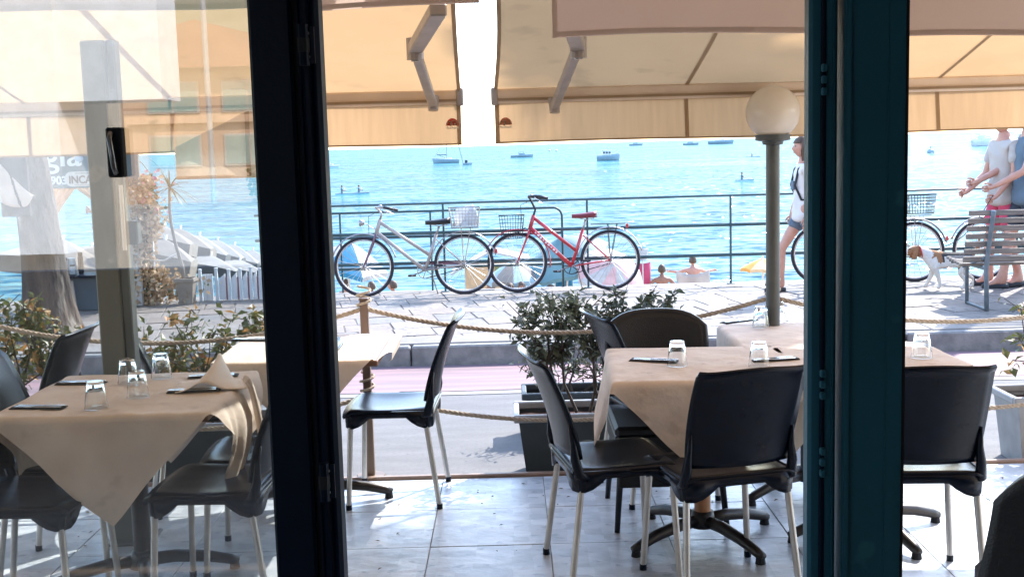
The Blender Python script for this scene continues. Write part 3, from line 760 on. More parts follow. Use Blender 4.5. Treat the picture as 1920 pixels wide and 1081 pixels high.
# ---------------------------------------------------------------- rope barrier
M_rope = mat('hemp_rope', (.46, .38, .29), (.33, .26, .19), rough=.9, scale=60, bump=.6, bscale=200, bdist=.003)
M_rpost = mat('brown_rope_post', (.19, .125, .09), (.13, .085, .06), rough=.5, scale=10, stretch=(1, 1, .3))
RPX = [-2.70, P(688, 700, y=5.80).x, P(1449, 700, y=5.80).x, 3.27]; RPY = 5.80
def rope(a, b, sag, label):
    a, b = Vector(a), Vector(b); L0 = (b-a).length; n = int(L0/.012); mb = MB(); pts = []
    for i in range(n+1):
        t = i/n; p = a.lerp(b, t); p.z -= sag*4*t*(1-t); p.y += .008*math.sin(t*9+a.x); pts.append(p)
    for s in range(3):
        q = []
        for i, p in enumerate(pts):
            T = (pts[min(i+1, n)]-pts[max(i-1, 0)]).normalized(); u = T.cross(Vector((0, 0, 1))).normalized(); w = T.cross(u)
            an_ = 2*math.pi*(i*.012/.075+s/3); q.append(p+(u*math.cos(an_)+w*math.sin(an_))*.0062)
        mb.tube(q, .0066, 6)
    o = mb.build('rope', M_rope, smooth=True); tag(o, label, 'rope', 'twisted ropes of the barrier'); return o
pl = ['rope post off the left end of the barrier', 'brown rope post left of centre behind the farthest left table', 'brown rope post standing before the lamp pole behind the far tumblers', 'rope post at the right end of the barrier']
rp0 = None
for i, x in enumerate(RPX):
    zt = .905
    t = thing('rope_post', pl[i], 'post', (x, RPY, 0), 0, 'posts of the rope barrier')
    MB().box((0, 0, zt/2), (.040, .040, zt), bevel=.004).build('shaft', M_rpost, t)
    MB().box((0, 0, zt+.004), (.048, .048, .010), bevel=.003).build('cap', M_rpost, t)
    MB().lathe([(0, .012), (.07, .012), (.075, 0), (0, 0)], 14).build('base_plate', M_rpost, t)
    for z in (.855, .42): MB().tube([(math.cos(a)*.034, math.sin(a)*.034, z+.004*k) for k, a in enumerate([i2*2*math.pi/12 for i2 in range(30)])][:30], .007, 6).build('rope_wrap', M_rope, t)
lab_u = ['upper rope sagging between the left edge and the first brown post', 'upper rope sagging across the promenade between the two brown posts', 'upper rope sagging right of the lamp past the teal post']
lab_l = ['lower rope behind the left tables', 'lower rope crossing in front of the planter box', 'lower rope in front of the grey pot at right']
for i in range(3):
    rope((RPX[i], RPY, .862), (RPX[i+1], RPY, .862), .15, lab_u[i]); rope((RPX[i], RPY, .42), (RPX[i+1], RPY, .42), .155, lab_l[i])
# ---------------------------------------------------------------- globe lamp and left steel post
M_globe = mat('opal_globe', (.82, .76, .67), (.79, .73, .64), rough=.22, trans=.35, scale=1, coat=.3)
lx = P(1449, 400, y=5.62).x
lp = thing('globe_lamp', 'unlit cream globe lamp on a grey pole, left of the teal post', 'lamp', (lx, 5.62, 0))
M_pole = mat('grey_green_pole', (.085, .095, .095), (.06, .07, .072), rough=.45, scale=8)
gz = P(1446, 211, y=5.62).z
MB().tube([(0, 0, .02), (0, 0, gz-.13)], .033, 20).build('pole', M_pole, lp, smooth=True, autos=40)
MB().lathe([(0, 0), (.08, 0), (.08, .015), (.045, .03), (.034, .06)], 20).build('base_flange', M_pole, lp, smooth=True, autos=40)
MB().lathe([(.035, gz-.152), (.048, gz-.150), (.050, gz-.136), (.082, gz-.130), (.084, gz-.104), (.0, gz-.104)], 24).build('collar', M_pole, lp, smooth=True, autos=30)
MB().ball((0, 0, gz), (.128, .128, .126), 40, 28).build('globe', M_globe, lp, smooth=True)
PY = 4.93
ptx = P(215, 500, y=PY).x
post = thing('steel_post', 'tall grey green steel post with a small side box seen through the glass at left', 'post', (ptx, PY, 0))
M_gpost = mat('grey_post_paint', (.13, .14, .12), (.10, .11, .10), rough=.5, scale=4, speck=((.20, .20, .18), 10, .62))
MB().box((-.018, 0, 1.06), (.100, .09, 2.12), bevel=.006).build('shaft', M_gpost, post)
MB().box((.056, -.01, 1.06), (.036, .07, 2.12), bevel=.006).build('edge_profile', M_pole, post)
zc = P(230, 436, y=PY).z
MB().box((.086, -.02, zc), (.07, .06, .098), bevel=.006).build('junction_box', M_gpost, post)
z1, z0 = P(215, 240, y=PY).z, P(215, 333, y=PY).z
MB().tube([(.068, -.06, z0-.30), (.068, -.06, z0-.03)], .009, 8).build('cable_conduit', M_white, post)
MB().box((0, 0, .006), (.2, .2, .012), bevel=.003).build('base_plate', M_pole, post)
# ---------------------------------------------------------------- planters and shrubs
M_leafd = mat('shrub_leaf_dark', (.13, .145, .095), (.045, .06, .035), rough=.5, scale=30, trans=.25)
M_leafy = mat('shrub_leaf_sunlit', (.13, .14, .045), (.08, .095, .03), rough=.45, scale=25, trans=.3, speck=((.36, .20, .06), 9, .60))
M_leafo = mat('shrub_leaf_orange', (.45, .22, .08), (.30, .20, .06), rough=.5, scale=25, trans=.3)
M_stem = mat('woody_stem', (.075, .055, .045), (.05, .038, .03), rough=.8, scale=30)
M_pot = mat('planter_plastic', (.050, .062, .070), (.038, .048, .055), rough=.5, scale=6)
M_potrim = mat('planter_rim', (.34, .35, .36), (.26, .27, .28), rough=.5, scale=10)
M_soil = mat('potting_soil', (.07, .035, .025), rough=1, scale=30, bump=1)
def shrub(t, x0, x1, z0, z1, yd, nleaf, lm, seed, ls=.045, stems=7, low=.45, accents=None):
    rg = random.Random(seed); st_ = MB(); tips = []
    for k in range(stems):
        x = x0+(x1-x0)*(k+.5)/stems*.8+(x1-x0)*.1; a = Vector((x*.82+(x0+x1)*.09, rg.uniform(-.05, .05), z0))
        zb_ = z0+(z1-z0)*(low+rg.uniform(-.06, .1)); b = Vector((x+rg.uniform(-.05, .05), rg.uniform(-.07, .07), zb_))
        mid = a.lerp(b, .5)+Vector((rg.uniform(-.03, .03), rg.uniform(-.02, .02), 0))
        st_.tube([a, mid, b], [.010, .008, .006], 5); 
        for q in range(9):
            c = b+Vector((rg.uniform(-.16, .16), rg.uniform(-yd, yd), rg.uniform(-.02, 1)*(z1-zb_)*.95))
            c.x = min(max(c.x, x0), x1); st_.tube([b, b.lerp(c, .5)+Vector((rg.uniform(-.02, .02), 0, .01)), c], [.005, .0035, .002], 4)
            for e in (.35, .55, .75, .9, 1): tips.append(b.lerp(c, e))
            for q2 in range(2):
                d_ = c+Vector((rg.uniform(-.08, .08), rg.uniform(-.06, .06), rg.uniform(-.05, .08))); st_.tube([c, d_], [.003, .0015], 4); tips += [d_, c.lerp(d_, .5)]
    st_.build('branches', M_stem, t)
    lf, la = MB(), MB()
    for k in range(nleaf):
        p = rg.choice(tips)+Vector((rg.gauss(0, .014), rg.gauss(0, .014), rg.gauss(0, .014)))
        if p.z > z1+.02: continue
        L_ = ls*rg.uniform(.45, 1.35); w = L_*rg.uniform(.18, .32)
        M = Matrix.Translation(p) @ Euler((rg.uniform(-1.2, 1.2), rg.uniform(-.9, .9), rg.uniform(0, 6.28))).to_matrix().to_4x4()
        vs = [(0, 0, 0), (-w, L_*.45, w*.35), (0, L_*.45, 0), (w, L_*.45, w*.35), (0, L_, -w*.4)]
        (la if accents and rg.random() < .22 else lf).add([M@Vector(v) for v in vs], [(0, 2, 1), (0, 3, 2), (1, 2, 4), (2, 3, 4)])
    lf.build('foliage', lm, t, kind='stuff')
    if accents: la.build('turning_leaves', accents, t, kind='stuff')
def planter_box(t, x0, x1, yd, z0, z1, mbody, mrim):
    w = x1-x0; cx = (x0+x1)/2
    b = MB(); tp = .04
    b.add([(x0+tp, -yd+tp*.6, z0), (x1-tp, -yd+tp*.6, z0), (x1-tp, yd-tp*.6, z0), (x0+tp, yd-tp*.6, z0), (x0, -yd, z1), (x1, -yd, z1), (x1, yd, z1), (x0, yd, z1)],
          [(0, 3, 2, 1), (0, 1, 5, 4), (1, 2, 6, 5), (2, 3, 7, 6), (3, 0, 4, 7)])
    b.build('box', mbody, t)
    r = MB()
    for c, d in (((cx, -yd-.004, z1), (w+.05, .03, .04)), ((cx, yd+.004, z1), (w+.05, .03, .04)), ((x0-.01, 0, z1-.001), (.03, 2*yd-.02, .038)), ((x1+.01, 0, z1-.001), (.03, 2*yd-.02, .038))): r.box(c, d, bevel=.006)
    r.build('rim', mrim, t)
    MB().grid(lambda u, v: (x0+.012+(w-.024)*u, -yd+.012+(2*yd-.024)*v, z1-.035+.012*mnoise.noise(Vector((u*9, v*4, x0)))), 14, 5).build('soil', M_soil, t)
PLY = 6.12
pa, pb = P(972, 790, y=PLY).x, P(1300, 790, y=PLY).x
t = thing('planter', 'dark planter box of dense dark-leaved shrub behind the sideways chair', 'planter', (pa, PLY, -.10))
planter_box(t, 0, .80, .16, 0, .34, M_pot, M_potrim)
shrub(t, -.02, .92, .33, .945, .14, 2500, M_leafd, 11, .050, 9, .42)
t = thing('planter', 'second dark planter box out in the road behind the main shrub', 'planter', (P(985, 720, y=7.0).x, 7.0, -.10))
planter_box(t, 0, .50, .14, 0, .26, M_pot, M_pot); shrub(t, .03, .47, .25, .55, .1, 260, M_leafd, 12, .045, 4, .3)
xl = P(262, 640, y=PLY).x
t = thing('planter', 'planter of sparse yellow-green shrub with orange leaves behind the draped left table', 'planter', (xl, PLY, -.10))
planter_box(t, .0, .80, .15, 0, .34, M_pot, M_potrim); shrub(t, -.02, .86, .33, .945, .13, 1300, M_leafy, 13, .058, 6, .30, M_leafo)
t = thing('planter', 'planter with leafy green and orange shrub at the far left edge', 'planter', (P(-95, 640, y=PLY).x, PLY, -.10))
planter_box(t, .0, .60, .15, 0, .34, M_pot, M_potrim); shrub(t, -.02, .62, .33, 1.02, .14, 1300, M_leafy, 14, .055, 5, .25, M_leafo)
xr = P(1884, 800, y=PLY).x
t = thing('planter', 'pale grey tapered pot with a thin yellow-green shrub at the right edge', 'planter', (xr, PLY, -.10))
planter_box(t, .0, .62, .16, 0, .36, M_potrim, M_potrim); shrub(t, -.03, .62, .35, .92, .14, 700, M_leafy, 15, .055, 5, .35, M_leafo)

# dry leaves and crumbs blown over the terrace
rg = random.Random(77); dl_ = MB()
for _ in range(150):
    x, y = rg.uniform(-2.6, 2.6), rg.uniform(3.4, 5.7)
    if rg.random() < .5: y = rg.uniform(5.2, 5.72)
    L_ = rg.uniform(.008, .030); M = Matrix.Translation((x, y, .004)) @ Euler((rg.uniform(-.3, .3), rg.uniform(-.3, .3), rg.uniform(0, 6.28))).to_matrix().to_4x4()
    dl_.add([M@Vector(v) for v in ((0, 0, 0), (-L_*.25, L_*.5, .003), (0, L_, 0), (L_*.25, L_*.5, .003))], [(0, 3, 2, 1)])
tag(dl_.build('fallen_leaves', mat('dry_leaf', (.20, .12, .06), (.10, .07, .04), rough=.9, scale=30), kind='stuff'), 'small dry leaves scattered over the terrace tiles', 'fallen leaves')
# ---------------------------------------------------------------- railing
ZP = .062
M_railp = mat('rail_paint', (.045, .105, .12), (.03, .07, .085), rough=.45, scale=8)
RLY = 12.86
def railing():
    t = thing('railing', 'thin blue-green promenade railing of posts and three rails above the sea', 'railing', (0, RLY, ZP))
    posts = [P(px, 470, y=RLY).x for px in (565, 833, 1102, 1370, 1638, 1906)]
    posts += [posts[-1]+1.56, posts[-1]+3.12]
    xl, xr = posts[0]-.3, posts[-1]
    MB().tube([(xl, 0, .975), (xr, 0, .975)], .012, 8).build('top_rail', M_railp, t, smooth=True)
    for z in (.655, .325): MB().tube([(xl, 0, z), (xr, 0, z)], .019, 10).build('rail', M_railp, t, smooth=True)
    for x in posts:
        p = MB().box((x, 0, .487), (.022, .022, .975), bevel=.003).build('post', M_railp, t)
        MB().lathe([(0, .012), (.045, .012), (.048, 0)], 12, (x, 0, 0)).build('foot', M_railp, p)
    return t
railing()
t = thing('stair_handrail', 'second lower handrail with a rounded end behind the red bicycle', 'railing', (0, 13.12, ZP))
xe = P(1055, 470, y=13.12).x; xs = P(480, 470, y=13.12).x
arc = [(xe-.10+.10*math.sin(a), 0, .78+.10*math.cos(a)) for a in [math.pi/2*i/8 for i in range(9)]]
MB().tube([(xs, 0, .88)]+arc+[(xe, 0, -.2)], .013, 8).build('frame', M_railp, t, smooth=True)
for z in (.60, .25): MB().tube([(xs, 0, z), (xe, 0, z)], .017, 8).build('rail', M_railp, t, smooth=True)
for px in (640, 809): MB().box((P(px, 470, y=13.12).x, 0, .39), (.02, .02, .98)).build('post', M_railp, t)
# ---------------------------------------------------------------- bicycles
M_tyre = mat('tyre_rubber', (.025, .022, .03), rough=.8)
M_rim = mat('wheel_rim', (.62, .60, .60), rough=.3, metal=.8)
M_spoke = mat('spoke_steel', (.60, .60, .60), rough=.35, metal=.8)
M_chrome = mat('bike_steel', (.40, .38, .38), rough=.3, metal=.7)
M_champ = mat('champagne_paint', (.42, .36, .33), (.34, .29, .27), rough=.35, coat=.3)
M_violet = mat('faded_purple_paint', (.20, .10, .14), (.16, .08, .11), rough=.4)
M_redp = mat('red_bike_paint', (.55, .035, .05), (.45, .03, .04), rough=.3, coat=.5)
M_saddk = mat('black_saddle', (.02, .02, .025), rough=.5)
M_saddr = mat('maroon_saddle', (.22, .04, .06), rough=.5)
M_bag = mat('plastic_bag', (.60, .62, .64), (.50, .53, .56), rough=.5, trans=.4, scale=14, bump=.8, bscale=10)
def wheel(t, x, m_f, z=.325, r=.325, nm='wheel', fender=True, fm=None, spm=24):
    n = 40; c = Vector((x, 0, z))
    w = MB().tube([c+Vector((math.cos(2*math.pi*i/n)*(r-.016), 0, math.sin(2*math.pi*i/n)*(r-.016))) for i in range(n)], .017, 8, closed=True).build('wheel', M_tyre, t, smooth=True)
    MB().tube([c+Vector((math.cos(2*math.pi*i/n)*(r-.036), 0, math.sin(2*math.pi*i/n)*(r-.036))) for i in range(n)], .010, 6, closed=True).build('rim', M_rim, w, smooth=True)
    s = MB()
    for i in range(spm):
        a = 2*math.pi*i/spm; b = a+(.35 if i % 2 else -.35)
        s.tube([c+Vector((.018*math.cos(b), (-1)**(i//2)*.022, .018*math.sin(b))), c+Vector(((r-.04)*math.cos(a), 0, (r-.04)*math.sin(a)))], .0026, 3)
    s.build('spokes', M_spoke, w)
    MB().tube([c+Vector((0, -.045, 0)), c+Vector((0, -.02, 0)), c+Vector((0, .02, 0)), c+Vector((0, .045, 0))], [.012, .024, .024, .012], 10).build('hub', M_chrome, w, smooth=True)
def arcpts(x, z, r, a0, a1, n): return [(x+r*math.cos(R(a0+(a1-a0)*i/n)), 0, z+r*math.sin(R(a0+(a1-a0)*i/n))) for i in range(n+1)]
def fender(t, x, a0, a1, m, r=.362):
    b = MB(); n = 18
    for i in range(n+1):
        a = R(a0+(a1-a0)*i/n)
        for k, (dy, dr) in enumerate(((-.024, -.010), (-.012, .001), (.012, .001), (.024, -.010))): b.v.append((x+(r+dr)*math.cos(a), dy, .325+(r+dr)*math.sin(a)))
    for i in range(n):
        for k in range(3): b.f.append((i*4+k, i*4+k+1, (i+1)*4+k+1, (i+1)*4+k))
    b.build('mudguard', m, t, smooth=True, solid=.003)
def basket(t, c, w, d, h, m, taper=.80, bag=False):
    """open wire basket, c = centre of its floor"""
    b = MB(); cx, cy, cz = c
    def ring(z, r):
        f = taper+(1-taper)*z/h; hw, hd = w/2*f, d/2*f
        return [(cx-hw, cy-hd, cz+z), (cx+hw, cy-hd, cz+z), (cx+hw, cy+hd, cz+z), (cx-hw, cy+hd, cz+z)], r
    for z, r in ((h, .005), (0, .004)): q, r = ring(z, r); b.tube(q, r*1.3, 6, closed=True)
    for k in range(1, 6): q, _ = ring(h*k/6, 0); b.tube(q, .0026, 3, closed=True)
    q0, q1 = ring(0, 0)[0], ring(h, 0)[0]
    for s in range(4):
        for k in range(9):
            f = k/9; a = Vector(q0[s]).lerp(Vector(q0[(s+1) % 4]), f); e = Vector(q1[s]).lerp(Vector(q1[(s+1) % 4]), f); b.tube([a, e], .0027, 3)
    for k in range(1, 7):
        f = k/7; b.tube([Vector(q0[0]).lerp(Vector(q0[1]), f), Vector(q0[3]).lerp(Vector(q0[2]), f)], .0026, 3)
    o = b.build('basket', m, t)
    if bag:
        def bg_(u, v):
            a = u*2*math.pi; rr = 1-.12*math.sin(a*3+v*4)-.05*math.sin(a*7); hh = v
            return (cx-.01+w*.42*rr*math.cos(a)*(1-.35*v*v), cy+d*.42*rr*math.sin(a)*(1-.4*v*v), cz+.01+h*(1.02*v)*(1-.1*math.cos(a)))
        MB().grid(bg_, 20, 7).build('liner_bag', M_bag, o, smooth=True)
    return o
def bicycle(label, x_rear, x_front, y, style, lean=R(4), rz=0, steer=0):
    """local +x = forward. style: 'champagne', 'red', 'grey'"""
    wb = abs(x_front-x_rear); fwd = 1 if x_front > x_rear else -1
    t = thing('bicycle', label, 'bicycle', (x_rear, y, ZP), 0 if fwd > 0 else math.pi, 'bicycles leaning on the railing')
    t.rotation_euler = (-lean*fwd*-1 if False else -lean*fwd, 0, (0 if fwd > 0 else math.pi)+rz)
    fm = {'champagne': M_champ, 'red': M_redp, 'grey': M_chrome}[style]; ff = {'champagne': M_violet, 'red': M_redp, 'grey': M_tyre}[style]
    wheel(t, 0, None); wheel(t, wb, None)
    BB = Vector((.42, 0, .27)); ST = Vector((.29, 0, .66)); HT = Vector((wb-.19, 0, .83)); HB = Vector((wb-.145, 0, .68)); RA = Vector((0, 0, .325)); FA = Vector((wb, 0, .325))
    fr = MB()
    fr.tube([BB, ST], .018, 10).tube([HT, HB], .022, 10).tube([HB+Vector((0, 0, .02)), BB], .024 if style == 'red' else .019, 10)
    fr.tube([HT-Vector((0, 0, .03)), BB.lerp(ST, .42)], .019, 10)
    for s in (-.03, .03):
        fr.tube([BB+Vector((0, s*.6, 0)), RA+Vector((0, s*1.3, 0))], .009, 8).tube([ST-Vector((0, 0, .06))+Vector((0, s*.5, 0)), RA+Vector((0, s*1.3, 0))], .007, 8)
    f = fr.build('frame', fm, t, smooth=True)
    fk = MB()
    for s in (-.045, .045): fk.tube([HB+Vector((.005, s*.5, -.01)), HB+Vector((.03, s, -.08)), HB.lerp(FA, .7)+Vector((.0, s, 0)), FA+Vector((0, s, 0))], [.013, .012, .010, .008], 8)
    fk.build('fork', ff, t, smooth=True)
    fender(t, 0, 8, 165, M_chrome if style != 'red' else M_rim); fender(t, wb, 20, 190 if style != 'champagne' else 165, M_chrome if style != 'red' else M_redp)
    # saddle
    sz = .80 if style != 'champagne' else .775; sp = Vector((.255, 0, sz))
    MB().tube([ST, sp-Vector((0, 0, .03))], .0125, 10).build('seat_post', M_chrome, t, smooth=True)
    def sad(u, v):
        a = u*2*math.pi; x = -.12+.27*v; w = .085*(1-v)**.9*1.0+.020 if v > .12 else .105*math.sin(v/.12*math.pi/2)
        return (sp.x+x, w*math.cos(a), sp.z+.012+(.030 if math.sin(a) > 0 else .045)*math.sin(a)*(1-.4*v)+.02*(1-v)**2)
    MB().grid(sad, 14, 12).build('saddle', M_saddr if style == 'red' else M_saddk, t, smooth=True)
    MB().tube([(sp.x-.09, -.03, sp.z-.02), (sp.x, -.02, sp.z-.035), (sp.x+.09, 0, sp.z-.01)], .004, 5).tube([(sp.x-.09, .03, sp.z-.02), (sp.x, .02, sp.z-.035), (sp.x+.09, 0, sp.z-.01)], .004, 5).build('saddle_rails', M_chrome, t)
    # handlebar
    hz = {'champagne': .93, 'red': 1.00, 'grey': .95}[style]; hb = Vector((HT.x-.02+(.02 if style == 'red' else .0), 0, hz))
    MB().tube([HT, HT+Vector((-.02, 0, .06)), hb+Vector((.03, 0, 0))], .012, 8).build('stem', M_chrome if style != 'red' else M_tyre, t, smooth=True)
    bar = [Vector((hb.x-.15, -.26, hz+.0)), Vector((hb.x-.03, -.24, hz+.03)), Vector((hb.x+.05, -.14, hz+.03)), Vector((hb.x+.03, 0, hz)), Vector((hb.x+.05, .14, hz+.03)), Vector((hb.x-.03, .24, hz+.03)), Vector((hb.x-.15, .26, hz))]
    h = MB().tube(bar, .011, 8).build('handlebar', M_chrome if style != 'red' else M_tyre, t, smooth=True)
    for q, r_ in ((0, 1), (6, 5)):
        MB().tube([bar[q], bar[q].lerp(bar[r_], .85)], .016, 8).build('grip', M_saddk, h, smooth=True)
        MB().tube([bar[r_]+Vector((.02, 0, -.01)), bar[q].lerp(bar[r_], .6)+Vector((.06, 0, -.02)), bar[q]+Vector((.05, 0, -.04))], .005, 5).build('brake_lever', M_chrome, h)
    MB().tube([hb+Vector((.03, 0, -.01)), hb+Vector((.14, .02, -.06)), HB+Vector((.08, 0, .0))], .003, 5).build('brake_cable', M_tyre, h)
    MB().ball(hb+Vector((.02, -.07, .045)), (.022, .022, .018), 10, 6).build('bell', M_chrome, h, smooth=True)
    # drive
    cr = MB()
    n = 28; cr.tube([BB+Vector((.088*math.cos(2*math.pi*i/n), -.045, .088*math.sin(2*math.pi*i/n))) for i in range(n)], .005, 6, closed=True)
    for k in range(5): cr.tube([BB+Vector((0, -.045, 0)), BB+Vector((.088*math.cos(k*1.257), -.045, .088*math.sin(k*1.257)))], .005, 5)
    c_ = cr.build('chainring', M_tyre if style == 'red' else M_chrome, t, smooth=True)
    for s, a in ((-1, R(-20)), (1, R(160))):
        e = BB+Vector((.165*math.cos(a), s*.07, .165*math.sin(a)))
        MB().tube([BB+Vector((0, s*.06, 0)), e], .008, 6).build('crank', M_chrome, c_)
        MB().box(e+Vector((0, s*.05, 0)), (.085, .085, .022), bevel=.005).build('pedal', M_tyre, c_)
    ch = MB()
    ch.tube([BB+Vector((0, -.045, .088)), RA+Vector((0, -.045, .035))], .005, 5).tube([BB+Vector((0, -.045, -.088)), RA+Vector((0, -.045, -.04))], .005, 5)
    ch.build('chain', M_tyre, t)
    if style == 'champagne': MB().box(BB.lerp(RA, .45)+Vector((0, -.058, .052)), (.40, .012, .045), bevel=.005).build('chain_guard', M_violet, t)
    # rack
    rk = MB(); rz_ = .715
    for s in (-.05, 0, .05): rk.tube([(.20, s, rz_), (-.17, s, rz_)], .005, 6)
    for x in (.18, .0, -.16): rk.tube([(x, -.05, rz_), (x, .05, rz_)], .005, 6)
    for s in (-.055, .055): rk.tube([(-.08, s, rz_), (-.005, s, .33)], .004, 5).tube([(.02, s, rz_), (.0, s, .33)], .004, 5)
    rk.build('rear_rack', M_tyre if style == 'red' else M_chrome, t)
    MB().box((-.35 if style != 'red' else -.19, 0, .46 if style != 'red' else .69), (.03, .05, .05), bevel=.01).build('rear_lamp', M_redp, t)
    MB().tube([BB+Vector((-.06, -.03, -.02)), BB+Vector((-.12, -.14, -.262))], .007, 6).build('kickstand', M_chrome, t)
    if style == 'red':
        basket(t, (wb+.05, 0, .585), .27, .32, .25, M_tyre)
        MB().tube([(wb-.10, .05, .70), (wb+.05, .05, .605)], .005, 5).tube([(wb-.10, -.05, .70), (wb+.05, -.05, .605)], .005, 5).build('basket_bracket', M_tyre, t)
        dm = MB(); A_, B_ = HB+Vector((0, 0, .02)), BB
        for k in range(9):
            q = A_.lerp(B_, .14+.062*k)
            for sy in (-.0235, .0235): dm.box(q+Vector((0, sy, 0)), (.026 if k % 3 else .014, .003, .020), rot=(0, R(-38 if k % 2 else 52), 0))
        dm.build('tube_decal', M_white, f)
    elif style == 'champagne':
        basket(t, (.0-.02, 0, .725), .33, .30, .21, M_chrome, .84, bag=True)
        lm = MB().tube([(wb-.02, 0, .80), (wb+.02, 0, .80), (wb+.035, 0, .80)], [.022, .038, .036], 12).build('headlamp', M_chrome, t, smooth=True)
        MB().tube([(wb-.14, 0, .72), (wb-.03, 0, .79)], .005, 5).build('lamp_bracket', M_chrome, t)
    elif style == 'grey':
        basket(t, (-.04, 0, .735), .30, .28, .20, M_tyre, .86)
    return t
BY = 12.60
bx = lambda px: P(px, 490, y=BY).x
# long-handled lean towards the railing
bicycle('champagne ladies bicycle with black saddle and a bag-filled wire basket over its rear wheel', bx(870), bx(682), BY-.02, 'champagne')
bicycle('red city bicycle with maroon saddle and a black wire basket over its front wheel', bx(1145), bx(970), BY+.02, 'red')
bicycle('dark bicycle with a rear wire basket, partly behind the teal post and the dog', bx(1716), bx(1540), BY, 'grey')
bicycle('dark bicycle at the right whose front wheel shows between dog and bench', bx(2022), bx(1845), BY+.03, 'grey', rz=0)
# ---------------------------------------------------------------- bench
M_slat = mat('weathered_slat', (.24, .20, .17), (.15, .125, .11), rough=.65, scale=4, stretch=(1.5, 14, 14), bump=.4, bscale=30)
M_bfr = mat('bench_iron', (.16, .19, .22), (.11, .14, .16), rough=.5, scale=20)
bn = thing('park_bench', 'weathered slatted bench with its back to the viewer, at the right edge', 'bench', (P(1873, 590, z=ZP).x, 10.45, ZP), R(-2))
bl, br = -.20, 1.55
for k in range(7):                          # back slats
    f = k/6; z = .46+.42*f; y = -.04-.13*f
    o = MB().box(((bl+br)/2+.0, y+.035, z), (br-bl, .026, .048), bevel=.006).build('back_slat', M_slat, bn); 
for k in range(6):
    o = MB().box(((bl+br)/2, .09+k*.066, .405+.006*k), (br-bl, .050, .026), bevel=.006).build('seat_slat', M_slat, bn)
for x in (0, 1.30):
    s = MB().tube([(x, -.175, .90), (x, -.155, .84), (x, -.045, .47), (x, -.03, .36), (x, -.06, .0)], .021, 10).build('rear_support', M_bfr, bn, smooth=True)
    MB().tube([(x-.0, .44, .40), (x, .46, .36), (x, .44, .0)], .018, 8).build('leg', M_bfr, bn, smooth=True)
    MB().box((x, .22, .375), (.03, .48, .03), bevel=.005).build('seat_bearer', M_bfr, bn)
    MB().tube([(x, -.06, .012), (x, .44, .012)], .012, 6).build('foot_bar', M_bfr, bn)
    MB().tube([(x-.14, .16, .375), (x-.02, -.04, .47)], .012, 6).build('brace', M_bfr, bn)
# ---------------------------------------------------------------- people
M_skin = mat('skin', (.58, .30, .22), (.50, .25, .18), rough=.5, scale=12, bump=.05)
M_tan = mat('tanned_skin', (.36, .17, .11), (.30, .14, .09), rough=.45, scale=12)
M_hairb = mat('brown_hair', (.12, .07, .045), (.07, .04, .025), rough=.6, scale=40, stretch=(1, 1, .15))
M_hairg = mat('grey_hair', (.20, .17, .15), (.12, .10, .09), rough=.7, scale=40)
M_tee = mat('white_tshirt', (.74, .70, .68), (.66, .62, .60), rough=.9, scale=5, bump=.3, bscale=12)
M_cream = mat('cream_shirt', (.52, .47, .43), (.46, .41, .38), rough=.9, scale=5, bump=.3, bscale=12)
M_slate = mat('slate_tshirt', (.13, .18, .23), (.10, .145, .19), rough=.9, scale=5, bump=.3, bscale=12)
M_pinks = mat('pink_shorts', (.62, .07, .14), (.52, .06, .12), rough=.85, scale=8)
M_denim = mat('denim', (.13, .17, .22), (.09, .12, .17), rough=.9, scale=20)
M_navy = mat('navy_shorts', (.04, .055, .08), (.03, .04, .06), rough=.9)
M_strap = mat('dark_strap', (.02, .022, .03), rough=.7)
M_eye = mat('eye_dark', (.02, .015, .012), rough=.2)
M_lip = mat('lip', (.42, .12, .11), rough=.5)
